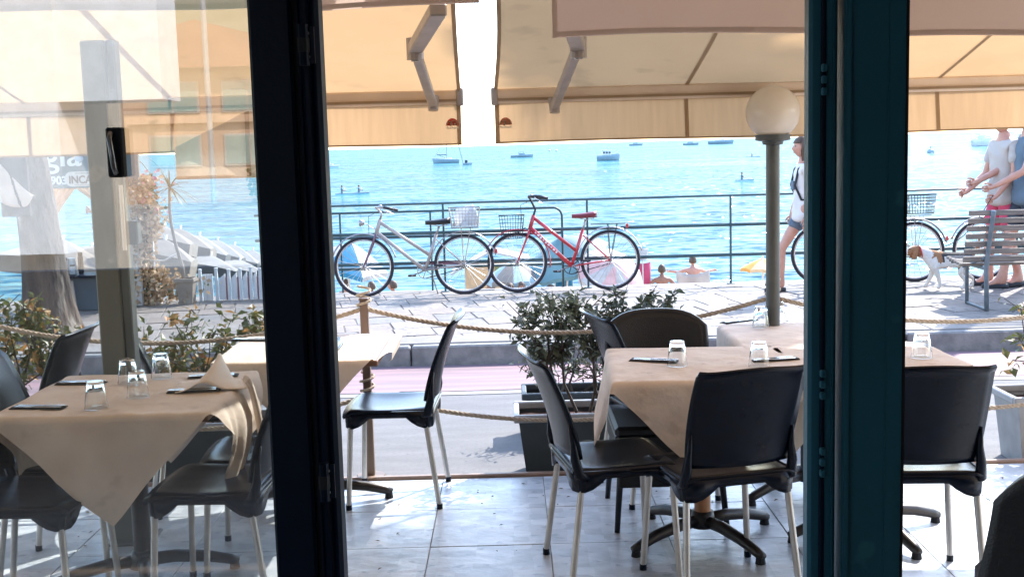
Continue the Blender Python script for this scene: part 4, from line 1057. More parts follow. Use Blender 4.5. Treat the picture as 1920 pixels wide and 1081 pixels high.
def person(label, loc, rz, H=1.75, arms=None, stride=.22, sk=None, hair=None, shirt=None, shorts=None, female=False, bag=False, shoes=None, longhair=False, knee=.0, turn=0, grp=None, detail=True, name='person'):
    """local +Y is forward. arms: {-1: (elbow, wrist, fingerdir), 1: (...)} in metres at height 1.75"""
    sk = sk or M_skin; k_ = H/1.75
    t = thing(name, label, 'person', loc, rz, grp); t.scale = (k_, k_, k_)
    sh = .175 if not female else .155; hp = .088 if not female else .095
    J = {}; 
    J['pel'] = Vector((0, 0, .93)); J['spn'] = Vector((0, .005, 1.10)); J['chs'] = Vector((0, .0, 1.28)); J['upc'] = Vector((0, -.012, 1.40)); J['nck'] = Vector((0, .0, 1.49)); J['hd0'] = Vector((0, .015, 1.56))
    V, E, Rr = [], [], []
    def nd(p, r, par=None):
        V.append(tuple(p)); Rr.append(r); i = len(V)-1
        if par is not None: E.append((par, i))
        return i
    cw = 1 if not female else .86
    pe = nd(J['pel'], (.150*cw, .105)); sp_ = nd(J['spn'], (.130*cw, .095), pe); cs = nd(J['chs'], (.150*cw, .108), sp_); uc = nd(J['upc'], (.125*cw, .090), cs); nk = nd(J['nck'], (.056, .058), uc); h0 = nd(J['hd0'], (.055, .058), nk)
    lim = {}
    for s in (-1, 1):
        S_ = Vector((s*sh, -.01, 1.415)); el, wr, fd = (arms or {}).get(s, (Vector((s*(sh+.05), -.03, 1.13)), Vector((s*(sh+.07), .05, .88)), Vector((0, .1, -1))))
        el, wr, fd = Vector(el), Vector(wr), Vector(fd).normalized()
        a = nd(S_, (.055, .056), uc); b = nd(S_.lerp(el, .5), (.045, .045), a); c = nd(el, (.036, .036), b); d = nd(el.lerp(wr, .35), (.037, .037), c); e = nd(wr, (.023, .027), d); f = nd(wr+fd*.075, (.019, .038), e)
        lim[s] = (S_, el, wr, fd)
        fy = stride*s*.9
        hipj = Vector((s*hp, 0, .88)); kn = Vector((s*(hp+.01), fy*.45+.03+(knee if s > 0 else 0), .49)); ak = Vector((s*(hp+.005), fy-.03, .085+(max(0, -fy)*.12))); to = ak+Vector((s*.02, .15, -.055-(max(0, -fy)*.10)))
        a = nd(hipj, (.088, .092), pe); b = nd(hipj.lerp(kn, .5), (.072, .075), a); c = nd(kn, (.052, .052), b); d = nd(kn.lerp(ak, .35), (.052, .054), c); e = nd(ak, (.036, .038), d); g = nd(ak+Vector((0, -.03, -.045)), (.032, .032), e); f = nd(to, (.036, .022), e)
        lim[s] += (hipj, kn, ak, to)
    vs, fs = skinmesh(V, E, Rr, 2, 0)
    b = MB().add(vs, fs)
    tr_ = Matrix.Rotation(turn, 4, 'Z')
    HC = Vector((0, .022, 1.645))
    # head: one lofted form with jaw, brow and nose
    def head(u, v):
        a = 2*math.pi*u; ph = -math.pi/2+math.pi*v
        x = .076*math.cos(ph)*math.cos(a); y = .096*math.cos(ph)*math.sin(a); z = .115*math.sin(ph)
        if z < 0: f = 1+.35*z/.115*(1 if y < 0 else .35); x *= (1+.28*z/.115); y = y*f+(.012 if y > 0 else 0)*(-z/.115)
        n = math.exp(-((x/.016)**2)-((z+.018)/.026)**2)
        if y > 0: y += .024*n-.008*math.exp(-((abs(x)-.03)/.015)**2-((z-.012)/.014)**2)+.006*math.exp(-(x/.022)**2-((z+.062)/.010)**2)
        return tuple((tr_ @ Vector((x, y, z)))+HC)
    b.grid(head, 28, 20)
    for s in (-1, 1):
        b.ball((tr_ @ Vector((s*.078, -.008, -.005)))+HC, (.012, .020, .030), 8, 6)
        S_, el, wr, fd = lim[s][:4]
        side = fd.cross(Vector((1, 0, 0)) if abs(fd.x) < .8 else Vector((0, 0, 1))).normalized(); nrm = fd.cross(side)
        base = wr+fd*.078
        for q, (o_, ln, cu) in enumerate(((-.026, .050, .5), (-.009, .060, .5), (.009, .057, .55), (.025, .044, .6))):
            p0 = base+side*o_-fd*.015; p1 = p0+fd*ln*.5+nrm*ln*cu*.2*s; p2 = p1+fd*ln*.35+nrm*ln*cu*.5*s; b.tube([p0, p1, p2, p2+fd*.008], [.0095, .0088, .0075, .004], 6)
        p0 = wr+fd*.03-side*.022; b.tube([p0, p0+fd*.03-side*.025, p0+fd*.06-side*.030], [.012, .010, .006], 6)
    bo = b.build('body', sk, t, smooth=True)
    for s in (-1, 1): MB().ball((tr_ @ Vector((s*.030, .083, .012)))+HC, (.011, .006, .007), 8, 6).build('eye', M_eye, bo)
    MB().ball((tr_ @ Vector((0, .094, -.058)))+HC, (.022, .006, .007), 8, 6).build('mouth', M_lip, bo)
    def hr(u, v):
        a = 2*math.pi*u; lim_ = (-.25 if math.sin(a) > .2 else -1.0 if longhair else -.55); 
        lo_ = .35 if math.sin(a) > .35 else (-.45 if not longhair else -1.2); ph = lo_+(math.pi/2-lo_)*v
        r = 1.10+.03*math.sin(a*9)
        z = .118*math.sin(ph)*1.06
        if longhair and math.sin(a) < .35 and v < .3: z -= .10*(1-v/.3)
        cr_ = max(math.cos(ph), .45 if longhair and math.sin(a) < .35 and v < .5 else 0)
        return tuple((tr_ @ Vector((.078*r*cr_*math.cos(a), .098*r*cr_*math.sin(a)-.006, z)))+HC)
    MB().grid(hr, 26, 10).build('hair', hair or M_hairb, t, smooth=True, solid=.012)
    if shirt:
        V2, E2, R2 = [], [], []
        def n2(p, r, par=None):
            V2.append(tuple(p)); R2.append(r); i = len(V2)-1
            if par is not None: E2.append((par, i))
            return i
        a00 = n2((0, 0, .79), (.205*cw, .158)); a0 = n2((0, 0, .88), (.202*cw, .156), a00); a1 = n2((0, .004, 1.05), (.158*cw, .118), a0); a2 = n2(J['chs'], (.170*cw, .124), a1); a3 = n2(J['upc'], (.135*cw, .100), a2); n2((0, -.005, 1.462), (.075, .070), a3)
        for s in (-1, 1):
            S_, el = lim[s][0], lim[s][1]; p = n2(S_, (.072, .072), a3); n2(S_.lerp(el, .72), (.068, .066), p)
        v_, f_ = skinmesh(V2, E2, R2, 3, 0)
        v_ = [tuple(Vector(q)*1+Vector((q[0], q[1], 0)).normalized()*(.016*mnoise.noise(Vector((q[0]*9, q[1]*9, q[2]*14)))+.006*mnoise.noise(Vector((q[0]*30, q[1]*30, q[2]*22))))) for q in v_]
        MB().add(v_, f_).build('shirt', shirt, t, smooth=True)
    if shorts:
        V2, E2, R2 = [], [], []
        a0 = None
        if a0 is None:
            def n2(p, r, par=None):
                V2.append(tuple(p)); R2.append(r); i = len(V2)-1
                if par is not None: E2.append((par, i))
                return i
            a0 = n2((0, 0, .93), (.150*cw, .120), n2((0, 0, 1.01), (.145*cw, .112)))
        for s in (-1, 1):
            hipj, kn = lim[s][4], lim[s][5]; p = n2(hipj, (.102, .106), a0); n2(hipj.lerp(kn, .80 if not female else .45), (.094, .096), p)
        v_, f_ = skinmesh(V2, E2, R2, 3, 0)
        v_ = [tuple(Vector(q)+Vector((q[0], q[1], 0)).normalized()*(.014*mnoise.noise(Vector((q[0]*12, q[1]*12, q[2]*18+5))))) for q in v_]
        MB().add(v_, f_).build('shorts', shorts, t, smooth=True)
    for s in (-1, 1):
        if shoes:
            ak, to = lim[s][6], lim[s][7]
            MB().tube([ak+Vector((0, -.055, -.068)), ak+Vector((0, .03, -.066)), to+Vector((0, -.02, -.012)), to+Vector((0, .03, -.012))], [.030, .036, .040, .024], 10).build('shoe', shoes, t, smooth=True)
    if bag:
        q = MB()
        for s in (-1, 1): q.tube([(s*.085, -.11, 1.43), (s*.09, -.03, 1.505), (s*.088, .085, 1.40), (s*.09, .125, 1.22), (s*.12, .06, 1.06), (s*.11, -.10, 1.04)], .014, 6)
        q.build('backpack_straps', M_strap, t, smooth=True)
        MB().box((0, -.20, 1.24), (.27, .16, .42), bevel=.05).build('backpack', M_strap, t)
        MB().box((0, .128, 1.22), (.12, .02, .10), bevel=.004).build('shirt_print', M_denim, t)
    return t
w = P(1496, 545, z=ZP)
person('person in white t-shirt and backpack walking left, half hidden by the teal post', (P(1507, 540, y=12.0).x, 12.0, ZP), R(90), 1.58, stride=.30, hair=M_hairb, shirt=M_tee, shorts=M_denim, female=True, bag=True, longhair=True, shoes=M_strap, knee=.08,
       arms={1: ((.21, .01, 1.13), (.23, .09, .88), (0, .15, -1)), -1: ((-.21, -.06, 1.13), (-.22, .02, .88), (0, .15, -1))})
person('person in slate t-shirt and dark shorts reaching forward above the bench', (P(1922, 540, y=11.75).x, 11.75, ZP), R(84), 1.84, stride=.24, hair=M_hairb, shirt=M_slate, shorts=M_navy, shoes=M_strap,
       arms={1: ((.22, .16, 1.16), (.14, .42, 1.04), (0, 1, -.25)), -1: ((-.22, .10, 1.14), (-.14, .34, 1.00), (0, 1, -.3))})
person('person in cream shirt and pink shorts standing on the far side of the slate t-shirt', (P(1877, 540, y=12.05).x, 12.05, ZP), R(100), 1.80, stride=.12, hair=M_hairg, shirt=M_cream, shorts=M_pinks, shoes=M_strap,
       arms={1: ((.21, .06, 1.13), (.17, .28, .96), (0, 1, -.4)), -1: ((-.21, .02, 1.13), (-.20, .20, .92), (0, 1, -.6))})
# ---------------------------------------------------------------- dog (beagle)
def beagle(label, loc, rz):
    t = thing('beagle', label, 'dog', loc, rz)
    V, E, Rr = [], [], []
    def nd(p, r, par=None):
        V.append(p); Rr.append(r); i = len(V)-1
        if par is not None: E.append((par, i))
        return i
    # local +Y forward
    hips = nd((0, -.16, .29), (.062, .068)); bel = nd((0, -.03, .275), (.066, .070), hips); ch_ = nd((0, .11, .27), (.075, .088), bel); wi = nd((0, .17, .31), (.058, .066), ch_); ne = nd((0, .235, .345), (.045, .050), wi)
    hd = nd((0, .300, .365), (.052, .054), ne); mz = nd((0, .355, .345), (.034, .033), hd); ns = nd((0, .405, .330), (.022, .022), mz)
    ta = nd((0, -.22, .325), (.020, .020), hips); tb = nd((0, -.26, .39), (.015, .015), ta); nd((0, -.27, .47), (.008, .008), tb)
    for s in (-1, 1):
        f = .05*s
        a = nd((s*.050, .125, .20), (.034, .040), ch_); b = nd((s*.050, .115+f*.4, .125), (.021, .023), a); c = nd((s*.050, .125+f, .045), (.016, .017), b); nd((s*.050, .150+f, .014), (.020, .014), c)
        a = nd((s*.052, -.150, .22), (.042, .055), hips); b = nd((s*.054, -.115-f*.5, .155), (.027, .030), a); c = nd((s*.054, -.195-f, .085), (.016, .017), b); d = nd((s*.054, -.180-f, .030), (.015, .015), c); nd((s*.054, -.150-f, .013), (.019, .013), d)
    vs, fs = skinmesh(V, E, Rr, 3, 0)
    MW, MBn, MK = mat('dog_white', (.72, .66, .60), (.62, .56, .5), rough=.85, scale=60, bump=.5, bscale=200), mat('dog_tan', (.36, .17, .08), (.28, .13, .06), rough=.85, scale=60, bump=.5, bscale=200), mat('dog_black', (.05, .045, .045), (.03, .028, .028), rough=.8, scale=60, bump=.5, bscale=200)
    o = MB().add(vs, fs).build('body', MW, t, smooth=True); me = o.data; me.materials.append(MBn); me.materials.append(MK)
    for p in me.polygons:
        c = p.center; w_ = .02*math.sin(c.y*60)+.015*math.sin(c.z*90)
        if c.y > .24+w_*.4: p.material_index = 1 if not (c.y > .36 or (abs(c.x) < .012 and c.z > .36)) else 0
        elif c.y < -.12 and c.z > .22+w_: p.material_index = 1 if c.z < .30 or c.y < -.2 else 2
        elif -.12 <= c.y < .13+w_ and c.z > .275+w_: p.material_index = 2 if c.y < .06 else 1
        elif c.y < -.24 and c.z < .44: p.material_index = 2
    for s in (-1, 1):
        MB().grid(lambda u, v: (s*(.045+.018*math.sin(v*2.6)), .300-.045*u+.012+.02*v, .392-.105*v+.02*u*(1-v)), 5, 7).build('ear', MBn, t, smooth=True, solid=.008)
        MB().ball((s*.030, .345, .380), (.007, .007, .007), 8, 6).build('eye', M_eye, t)
    MB().ball((0, .427, .333), (.012, .010, .010), 10, 6).build('nose', MK, t, smooth=True)
    col_ = MB().tube([(.052*math.cos(a), .243+.012*math.sin(a), .350+.056*math.sin(a)) for a in [2*math.pi*i/20 for i in range(20)]], .006, 6, closed=True).build('collar', M_redp, t, smooth=True)
    return t
dog = beagle('brown, black and white beagle walking left beside the bench', (P(1777, 520, y=11.9).x, 11.9, ZP), R(82))
dog.scale = (1.12, 1.12, 1.12)
ls = Vector((P(1768, 472, y=11.9).x, 11.88, .50)); le = Vector((P(1858, 362, y=11.75).x, 11.70, 1.02))
tag(MB().tube([ls.lerp(le, i/12)+Vector((0, 0, -.10*math.sin(math.pi*i/12))) for i in range(13)], .004, 5).build('dog_leash', M_strap, smooth=True), 'thin dark leash running from the beagle up to the hands', 'leash')
# ---------------------------------------------------------------- trees
M_bark = mat('bark', (.12, .085, .065), (.045, .034, .03), rough=.95, scale=7, stretch=(1, 1, .35), bump=1, bscale=14, speck=((.26, .22, .18), 5, .60), bdist=.04)
M_crown = mat('crown_leaf', (.06, .085, .03), (.035, .055, .02), rough=.6, scale=6, trans=.25)
def leafcloud(name, parent, centres, nleaf, ls, m, seed, surf=.45):
    rg = random.Random(seed); b = MB(); tot = sum(c[1] for c in centres)
    for c, r in centres:
        for _ in range(int(nleaf*r/tot)):
            d = Vector((rg.gauss(0, 1), rg.gauss(0, 1), rg.gauss(0, 1))).normalized()*r*(rg.random()**surf); p = Vector(c)+Vector((d.x, d.y, d.z*.8)); L_ = ls*rg.uniform(.6, 1.3)
            M = Matrix.Translation(p) @ Euler((rg.uniform(0, 6), rg.uniform(0, 6), rg.uniform(0, 6))).to_matrix().to_4x4()
            b.add([M@Vector(v) for v in ((0, 0, 0), (-L_*.3, L_*.5, 0), (0, L_, L_*.1), (L_*.3, L_*.5, 0))], [(0, 3, 2, 1)])
    return b.build(name, m, parent, kind='stuff')
def tree(label, loc, trunk_r, h, cr, seed, flare=1.6, lean=(0, 0), leaf=.16, n=5000):
    t = thing('broadleaf_tree', label, 'tree', loc); rg = random.Random(seed)
    def tk(u, v):
        a = 2*math.pi*u; f = 1+(flare-1)*math.exp(-v*h/.28)+.06*math.sin(a*3+v*4)+.04*math.sin(a*7+v*9)*math.exp(-v*3); r = trunk_r*f*(1-.35*v)
        return (r*math.cos(a)+lean[0]*v*v, r*math.sin(a)+lean[1]*v*v, h*v)
    tr_ = MB().grid(tk, 28, 30).build('trunk', M_bark, t, smooth=True)
    cen = []; top = Vector((lean[0], lean[1], h*.96))
    lb = MB()
    for k in range(8):
        a = k*.785+rg.uniform(-.3, .3); e = top+Vector((math.cos(a)*cr*rg.uniform(.45, .8), math.sin(a)*cr*rg.uniform(.45, .8), cr*rg.uniform(.1, .8)))
        lb.tube([top-Vector((0, 0, .3)), top.lerp(e, .5)+Vector((0, 0, .15)), e], [trunk_r*.4, trunk_r*.25, trunk_r*.1], 7); cen.append((e, cr*rg.uniform(.32, .5)))
    cen.append((top+Vector((0, 0, cr*.6)), cr*.55))
    lb.build('limbs', M_bark, t, smooth=True); leafcloud('crown', t, cen, n, leaf, M_crown, seed)
    return t
b0 = P(82, 636, z=ZP)
tree('thick old tree trunk flaring at its foot in the paving at the left', (b0.x, b0.y+.15, .04), .185, 4.6, 2.0, 3, 1.75, (-.9, .5), n=3500)
# slim unseen tree beyond the right edge, its crown shaped to shade the awnings
t = thing('slender_tree', 'tall slender tree beyond the right edge, its narrow crown shading the awnings', 'tree', (6.0, 12.75, .05))
MB().tube([(0, 0, 0), (.03, 0, 3), (-.03, .03, 6), (0, 0, 11)], [.13, .10, .08, .03], 12).build('trunk', M_bark, t, smooth=True)
leafcloud('crown', t, [((.1*math.sin(k*2), .12*math.cos(k*3), 6.9+k*.40), (.45+.28*math.sin(math.pi*(k+.7)/11))) for k in range(11)], 9000, .15, M_crown, 5, surf=.4)
# ground strip round the tree foot
# ---------------------------------------------------------------- sign stall at left
M_sign = mat('sign_grey_green', (.145, .17, .165), (.115, .135, .13), rough=.6, scale=2)
M_cream2 = mat('sign_cream', (.66, .60, .52), rough=.6)
M_brown = mat('sign_brown', (.22, .12, .07), rough=.6)
M_orange = mat('star_orange', (.70, .36, .16), rough=.6)
M_drape = mat('cream_drape', (.74, .56, .40), (.66, .49, .34), rough=.9, trans=.5, scale=3)
KY = 12.35
kx = lambda px, py=330: P(px, py, y=KY).x
kz = lambda py, px=120: P(px, py, y=KY).z
st_ = thing('sign_stall', 'stall with cream tied curtains and a grey sign reading gia, 0903 and INCA', 'stall', (kx(-40), KY, ZP))
ox = kx(-40); L = lambda px, py=330: kx(px, py)-ox
H = lambda py: kz(py)-ZP
MB().box(((L(-60)+L(262))/2, 0, (H(276)+H(353))/2), (L(262)-L(-60), .05, H(276)-H(353)), bevel=.006).build('sign_board', M_sign, st_)
MB().box(((L(-60)+L(262))/2, .05, H(268)), (L(262)-L(-60)+.2, .25, .05), bevel=.01).build('roof', M_wallin, st_)
sb = [o for o in kids(st_) if o.name.startswith('sign_board')][0]
text('lettering', 'gia', M_white, sb, .34, (L(86), -.030, H(311)), depth=.004, offset=.004, xs=1.08)
text('number', '0903', M_white, sb, .115, (L(86), -.030, H(345)), depth=.003, offset=.004)
# the oval plate with brown letters
ovx, ovz = L(155), H(336)
def slab_oval(cx, cz, w, h, y, th, m, nm, par, n=28):
    pts = []
    for i in range(n):
        a = 2*math.pi*i/n; r = h/2; sx_ = (w/2-r)*(1 if math.cos(a) > 0 else -1); pts.append((cx+sx_+r*math.cos(a), cz+r*math.sin(a)))
    vs = [(x, y, z) for x, z in pts]+[(x, y+th, z) for x, z in pts]
    return MB().add(vs, [tuple(range(n)), tuple(range(n, 2*n))[::-1]]+[(i, i+n, (i+1) % n+n, (i+1) % n) for i in range(n)]).build(nm, m, par)
ov = slab_oval(ovx+.02, ovz, .40, .155, -.036, .012, M_cream2, 'oval_plate', st_)
text('plate_lettering', 'INCA', M_brown, ov, .112, (ovx-.135, -.040, ovz-.045), depth=.002, offset=.003, xs=.9)
sm_ = MB()
for k in range(9): sm_.box((ovx-.06+k*.016, -.038, ovz+.058), (.010, .003, .008))
for k in range(10): sm_.box((ovx-.07+k*.017, -.038, ovz-.062), (.010, .003, .006))
sm_.build('small_print', M_brown, ov)
sp5 = [];
for i in range(10):
    a = math.pi/2+i*math.pi/5+.2; r = .062 if i % 2 == 0 else .022; sp5.append((L(143, 288)+r*math.cos(a), H(288)+r*math.sin(a)))
MB().add([(x, -.030, z) for x, z in sp5]+[(x, -.038, z) for x, z in sp5], [tuple(range(10))[::-1], tuple(range(10, 20))]+[(i, (i+1) % 10, (i+1) % 10+10, i+10) for i in range(10)]).build('starfish_emblem', M_orange, sb, recalc=True)
MB().ball((L(152), -.03, H(298)), (.05, .008, .035), 12, 8).ball((L(157), -.03, H(288)), (.035, .008, .03), 12, 8).build('shell_emblem', mat('shell_blue', (.40, .48, .55), rough=.6), sb, smooth=True)
for px in (-30, 250): MB().box((L(px, 420), .05, H(276)/2), (.07, .07, H(276)), bevel=.005).build('stall_post', M_white, st_)
def drape(xa_, xb_, xc, zt_, zb_, nm):
    def f(u, v):
        x_top = xa_+(xb_-xa_)*u; x_bot = xc+(xa_-xb_)*-.10*u; s_ = v**1.5; x = x_top*(s_)+x_bot*(1-s_)
        return (x, .03+.028*math.sin(u*26)*(.4+.6*v), zb_+(zt_-zb_)*v)
    return MB().grid(f, 48, 14).build(nm, M_drape, st_, smooth=True, solid=.004)
drape(L(60), L(137), L(86, 445)-.02, H(353), H(447), 'curtain'); drape(L(137), L(250), L(228, 445), H(353), H(447), 'curtain')
for c_, zt_, zb_ in ((L(88, 445), H(447), H(560)), (L(230, 445), H(447), H(560))): MB().grid(lambda u, v: (c_-.05+.12*u+.02*math.sin(v*4), .03+.02*math.sin(u*14), zb_+(zt_-zb_)*v), 14, 6).build('curtain_tail', M_drape, st_, smooth=True, solid=.004)
ct = thing('bar_counter', 'dark grey counter under the curtained stall, crowded with cups and jars', 'counter', (kx(150, 540), KY-.12, ZP))
cw2, ch2 = kx(238, 540)-kx(95, 540), kz(516)-ZP
MB().box((0, 0, ch2/2), (cw2, .30, ch2), bevel=.006).build('body', mat('counter_grey', (.055, .075, .10), (.04, .055, .075), rough=.6, scale=5), ct)
MB().box((0, -.02, ch2+.012), (cw2+.05, .38, .025), bevel=.005).build('top', M_black, ct)
MB().tube([(kx(162, 540)-kx(150, 540), -.19, 0), (kx(157, 540)-kx(150, 540), -.19, ch2-.03)], .012, 6).build('chrome_strip', M_metal, ct)
rg = random.Random(9)
cup = None
cl = ['white cup with a lid at the left end of the dark counter', 'grey tin beside the white cup on the dark counter', 'clear jar with pale label on the dark counter', 'small blue-white cup in the middle of the dark counter', 'low white saucer stack on the dark counter', 'dark bottle at the right of the jars on the dark counter']
for k, (px, r, hh, mm) in enumerate(((121, .035, .14, M_white), (130, .03, .17, M_potrim), (139, .045, .16, M_bag), (147, .03, .10, M_bag), (116, .05, .04, M_white), (156, .028, .22, M_black))):
    t = thing('counter_jar', cl[k], 'jar', (kx(px, 505), KY-.16+.05*(k % 3), ZP+ch2+.025), 0, 'cups and jars on the bar counter')
    MB().lathe([(0, 0), (r*.9, 0), (r, hh*.1), (r, hh*.75), (r*.8, hh*.85), (0, hh*.86)], 14).build('body', mm, t, smooth=True, autos=40)
    MB().lathe([(r*.85, hh*.85), (r*.85, hh), (0, hh)], 14).build('lid', M_black if k % 2 else M_white, t, smooth=True, autos=40)
person('person in grey t-shirt leaning over the dark counter, mostly behind the steel post', (kx(216, 540), KY+.42, ZP), R(62), 1.58, stride=.05, sk=M_tan, hair=M_hairb, shirt=mat('grey_tee', (.14, .14, .15), rough=.9), shorts=M_navy,
       arms={1: ((.20, .20, 1.12), (.08, .44, 1.14), (0, 1, .1)), -1: ((-.22, .12, 1.15), (-.16, .36, 1.10), (0, 1, .1))}, shoes=M_strap)
# made-up panel: a reflection in the glass, put into dark and cream shapes
t = thing('reflection_board', 'dark and cream panel standing in for a glass reflection, before the tree trunk', 'board', (P(27, 345, y=9.55).x, 9.55, P(27, 345, y=9.55).z))
MB().box((0, 0, 0), (.235, .03, .53), bevel=.005).build('board', mat('dark_reflection', (.075, .065, .065), (.04, .036, .038), rough=.95, scale=60, stretch=(1, 1, .3)), t)
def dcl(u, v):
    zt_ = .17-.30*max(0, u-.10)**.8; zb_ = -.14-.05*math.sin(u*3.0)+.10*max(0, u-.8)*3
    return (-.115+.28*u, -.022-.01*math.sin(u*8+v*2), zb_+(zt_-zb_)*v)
MB().grid(dcl, 14, 8).build('cream_drape', mat('cream_reflection', (.58, .47, .38), rough=.9), t, smooth=True, solid=.004)  # cream part of the reflected shape
MB().tube([(0, .0, .26), (0, .25, 1.3)], .004, 5).build('hanging_wire', M_strap, t)
# ---------------------------------------------------------------- dry bougainvillea on a white post
M_vine = mat('dry_vine', (.56, .41, .27), (.40, .28, .18), rough=.9, scale=20, trans=.25)
M_bract = mat('pink_bract', (.55, .16, .26), (.62, .30, .28), rough=.8, trans=.3, scale=15)
VX, VY = kx(255, 450), 12.5
v_ = thing('bougainvillea', 'dry tan bougainvillea with pink bracts climbing a white post left of the sea', 'climbing plant', (VX, VY, ZP))
rg = random.Random(21)
zt_ = P(250, 330, y=VY).z-ZP
stt = MB()
for k in range(7):
    pts = [Vector((.06*math.sin(k+z*3), .05*math.cos(k*2+z*4), z)) for z in [zt_*i/10 for i in range(11)]]; stt.tube(pts, .009, 5)
stt.build('stems', M_stem, v_)
def cloudcol(n, m, nm, fn, ls):
    b = MB()
    for _ in range(n):
        p = fn(); L_ = ls*rg.uniform(.5, 1.3); M = Matrix.Translation(p) @ Euler((rg.uniform(0, 6), rg.uniform(0, 6), rg.uniform(0, 6))).to_matrix().to_4x4()
        b.add([M@Vector(q) for q in ((0, 0, 0), (-L_*.4, L_*.5, L_*.1), (0, L_, 0), (L_*.4, L_*.5, L_*.1))], [(0, 3, 2, 1)])
    b.build(nm, m, v_, kind='stuff')
def fcol():
    z = zt_*rg.random()**.9; w = .10+.05*math.sin(z*9)+(.16 if z < .3 else 0)+.05*(z > 1.0)
    return Vector((rg.gauss(0, w)*.75+(.10 if z < .35 else 0), rg.gauss(0, .10), z))
cloudcol(3800, M_vine, 'dry_leaves', fcol, .062); cloudcol(500, M_leafy, 'green_leaves', fcol, .05)
cloudcol(90, M_bract, 'bracts', lambda: Vector((rg.gauss(.05, .13), rg.gauss(0, .1), zt_*rg.uniform(.62, 1.05))), .05)
cloudcol(120, M_vine, 'side_spray', lambda: Vector((-.20-.25*rg.random(), rg.gauss(0, .08), zt_*rg.uniform(.45, .72))), .05)
t = thing('white_pole', 'white pole standing at the right side of the dry bougainvillea', 'pole', (kx(276, 470), 12.55, ZP))
MB().tube([(0, 0, 0), (0, 0, P(275, 405, y=12.55).z-ZP)], .014, 10).build('pole', M_white, t, smooth=True)
MB().lathe([(0, .02), (.06, .02), (.07, 0)], 12).build('base', M_white, t)
hn = MB()
hn.tube([(-.10, -.02, .50), (-.02, -.03, .46), (.12, -.03, .46), (.26, -.03, .53)], .010, 6).tube([(-.08, -.02, .16), (.05, -.03, .10), (.20, -.03, .14)], .009, 6)
hn.build('rope_loop', M_white, t, smooth=True)
# ---------------------------------------------------------------- spiky dracaena in a pot
M_drac = mat('dracaena_leaf', (.19, .17, .09), (.11, .12, .055), rough=.5, trans=.25, scale=20)
def spiky(label, base, stem_pts, n, L_, pot=True, seed=1, droop=.3, name='dracaena', cat='potted plant'):
    t = thing(name, label, cat, base); rg = random.Random(seed); sp = [Vector(p) for p in stem_pts]
    if pot: MB().lathe([(0, 0), (.095, 0), (.135, .24), (.15, .24), (.15, .275), (.12, .275), (.11, .22), (0, .22)], 4).xf(Matrix.Rotation(R(45), 4, 'Z')).build('pot', mat('clay_pot', (.34, .29, .24), (.25, .21, .18), rough=.9, scale=8), t)
    MB().tube(sp, [.022-.010*i/len(sp) for i in range(len(sp))], 8).build('stem', M_stem if False else mat('pale_stem', (.34, .29, .25), rough=.9, scale=20), t, smooth=True)
    top = sp[-1]
    for k in range(n):
        a = rg.uniform(0, 6.28); e = rg.uniform(-.6, 1.25); d = Vector((math.cos(a)*math.cos(e), math.sin(a)*math.cos(e), math.sin(e))); l_ = L_*rg.uniform(.7, 1.15); w = .012
        side = d.cross(Vector((0, 0, 1))).normalized(); b = MB()
        vs = []; 
        for i in range(5):
            f = i/4; c = top+d*l_*f-Vector((0, 0, droop*l_*f*f)); ww = w*(1-f*.92)*(1 if f else .7); vs += [c-side*ww, c+side*ww+Vector((0, 0, .003))]
        b.add(vs, [(2*i, 2*i+1, 2*i+3, 2*i+2) for i in range(4)]).build('leaf', M_drac, t)
    return t
DX = kx(346, 555); DYY = 12.45
q = [P(px, py, y=DYY)-Vector((DX, DYY, ZP)) for px, py in ((346, 535), (342, 500), (330, 460), (321, 420), (318, 390), (318, 352))]
spiky('tall thin-stemmed spiky plant in a grey clay pot beside the white picket fence', (DX, DYY, ZP), q, 34, .30, seed=4)
q = [P(px, py, y=12.9)-Vector((kx(212, 420), 12.9, ZP)) for px, py in ((214, 500), (222, 400), (232, 285))]
spiky('spiky palm fronds hanging under the awning beside the steel post', (kx(212, 420), 12.9, ZP), q, 26, .40, pot=False, seed=6, droop=.75, name='palm', cat='palm')
# picket fence
fp = thing('picket_fence', 'white fence of broad slant-topped pickets between the clay pot and the dark door upright', 'fence', (kx(362, 560), 12.62, ZP))
fx0 = kx(362, 560)
FW = mat('fence_white', (.66, .68, .71), (.58, .60, .64), rough=.7, scale=5, stretch=(6, 1, .5))
ps_ = [363, 394, 418, 440, 460, 478, 496, 514, 532, 550]
for i, px in enumerate(ps_):
    x = kx(px, 530)-fx0; h = .335+.01*math.sin(i*2)
    p = MB().box((x, 0, h/2), (.030, .03, h), bevel=.003).build('post', FW, fp)
    MB().ball((x, 0, h+.006), (.024, .024, .012), 10, 6).build('post_cap', FW, p)
    if i < len(ps_)-1:
        x1_ = kx(ps_[i+1], 530)-fx0; a, b = x+.024, x1_-.042
        if i == 0:
            for k in range(6): MB().box((a+(b-a)*(k+.5)/6, .01, .145), ((b-a)/6*.82, .018, .29), bevel=.002).build('picket', FW, fp)
        else:
            h0_, h1_ = .225+.008*i, .285+.008*i
            MB().add([(a, 0, .01), (b, 0, .01), (b, .022, .01), (a, .022, .01), (a, 0, h0_), (b, 0, h1_), (b, .022, h1_), (a, .022, h0_)], [(0, 3, 2, 1), (4, 5, 6, 7), (0, 1, 5, 4), (1, 2, 6, 5), (2, 3, 7, 6), (3, 0, 4, 7)]).build('picket', FW, fp)
            MB().box((b+.012, .008, .13), (.018, .012, .25)).build('gap_strip', M_violet, fp)  # shade of the gap between boards, put in as a purple strip
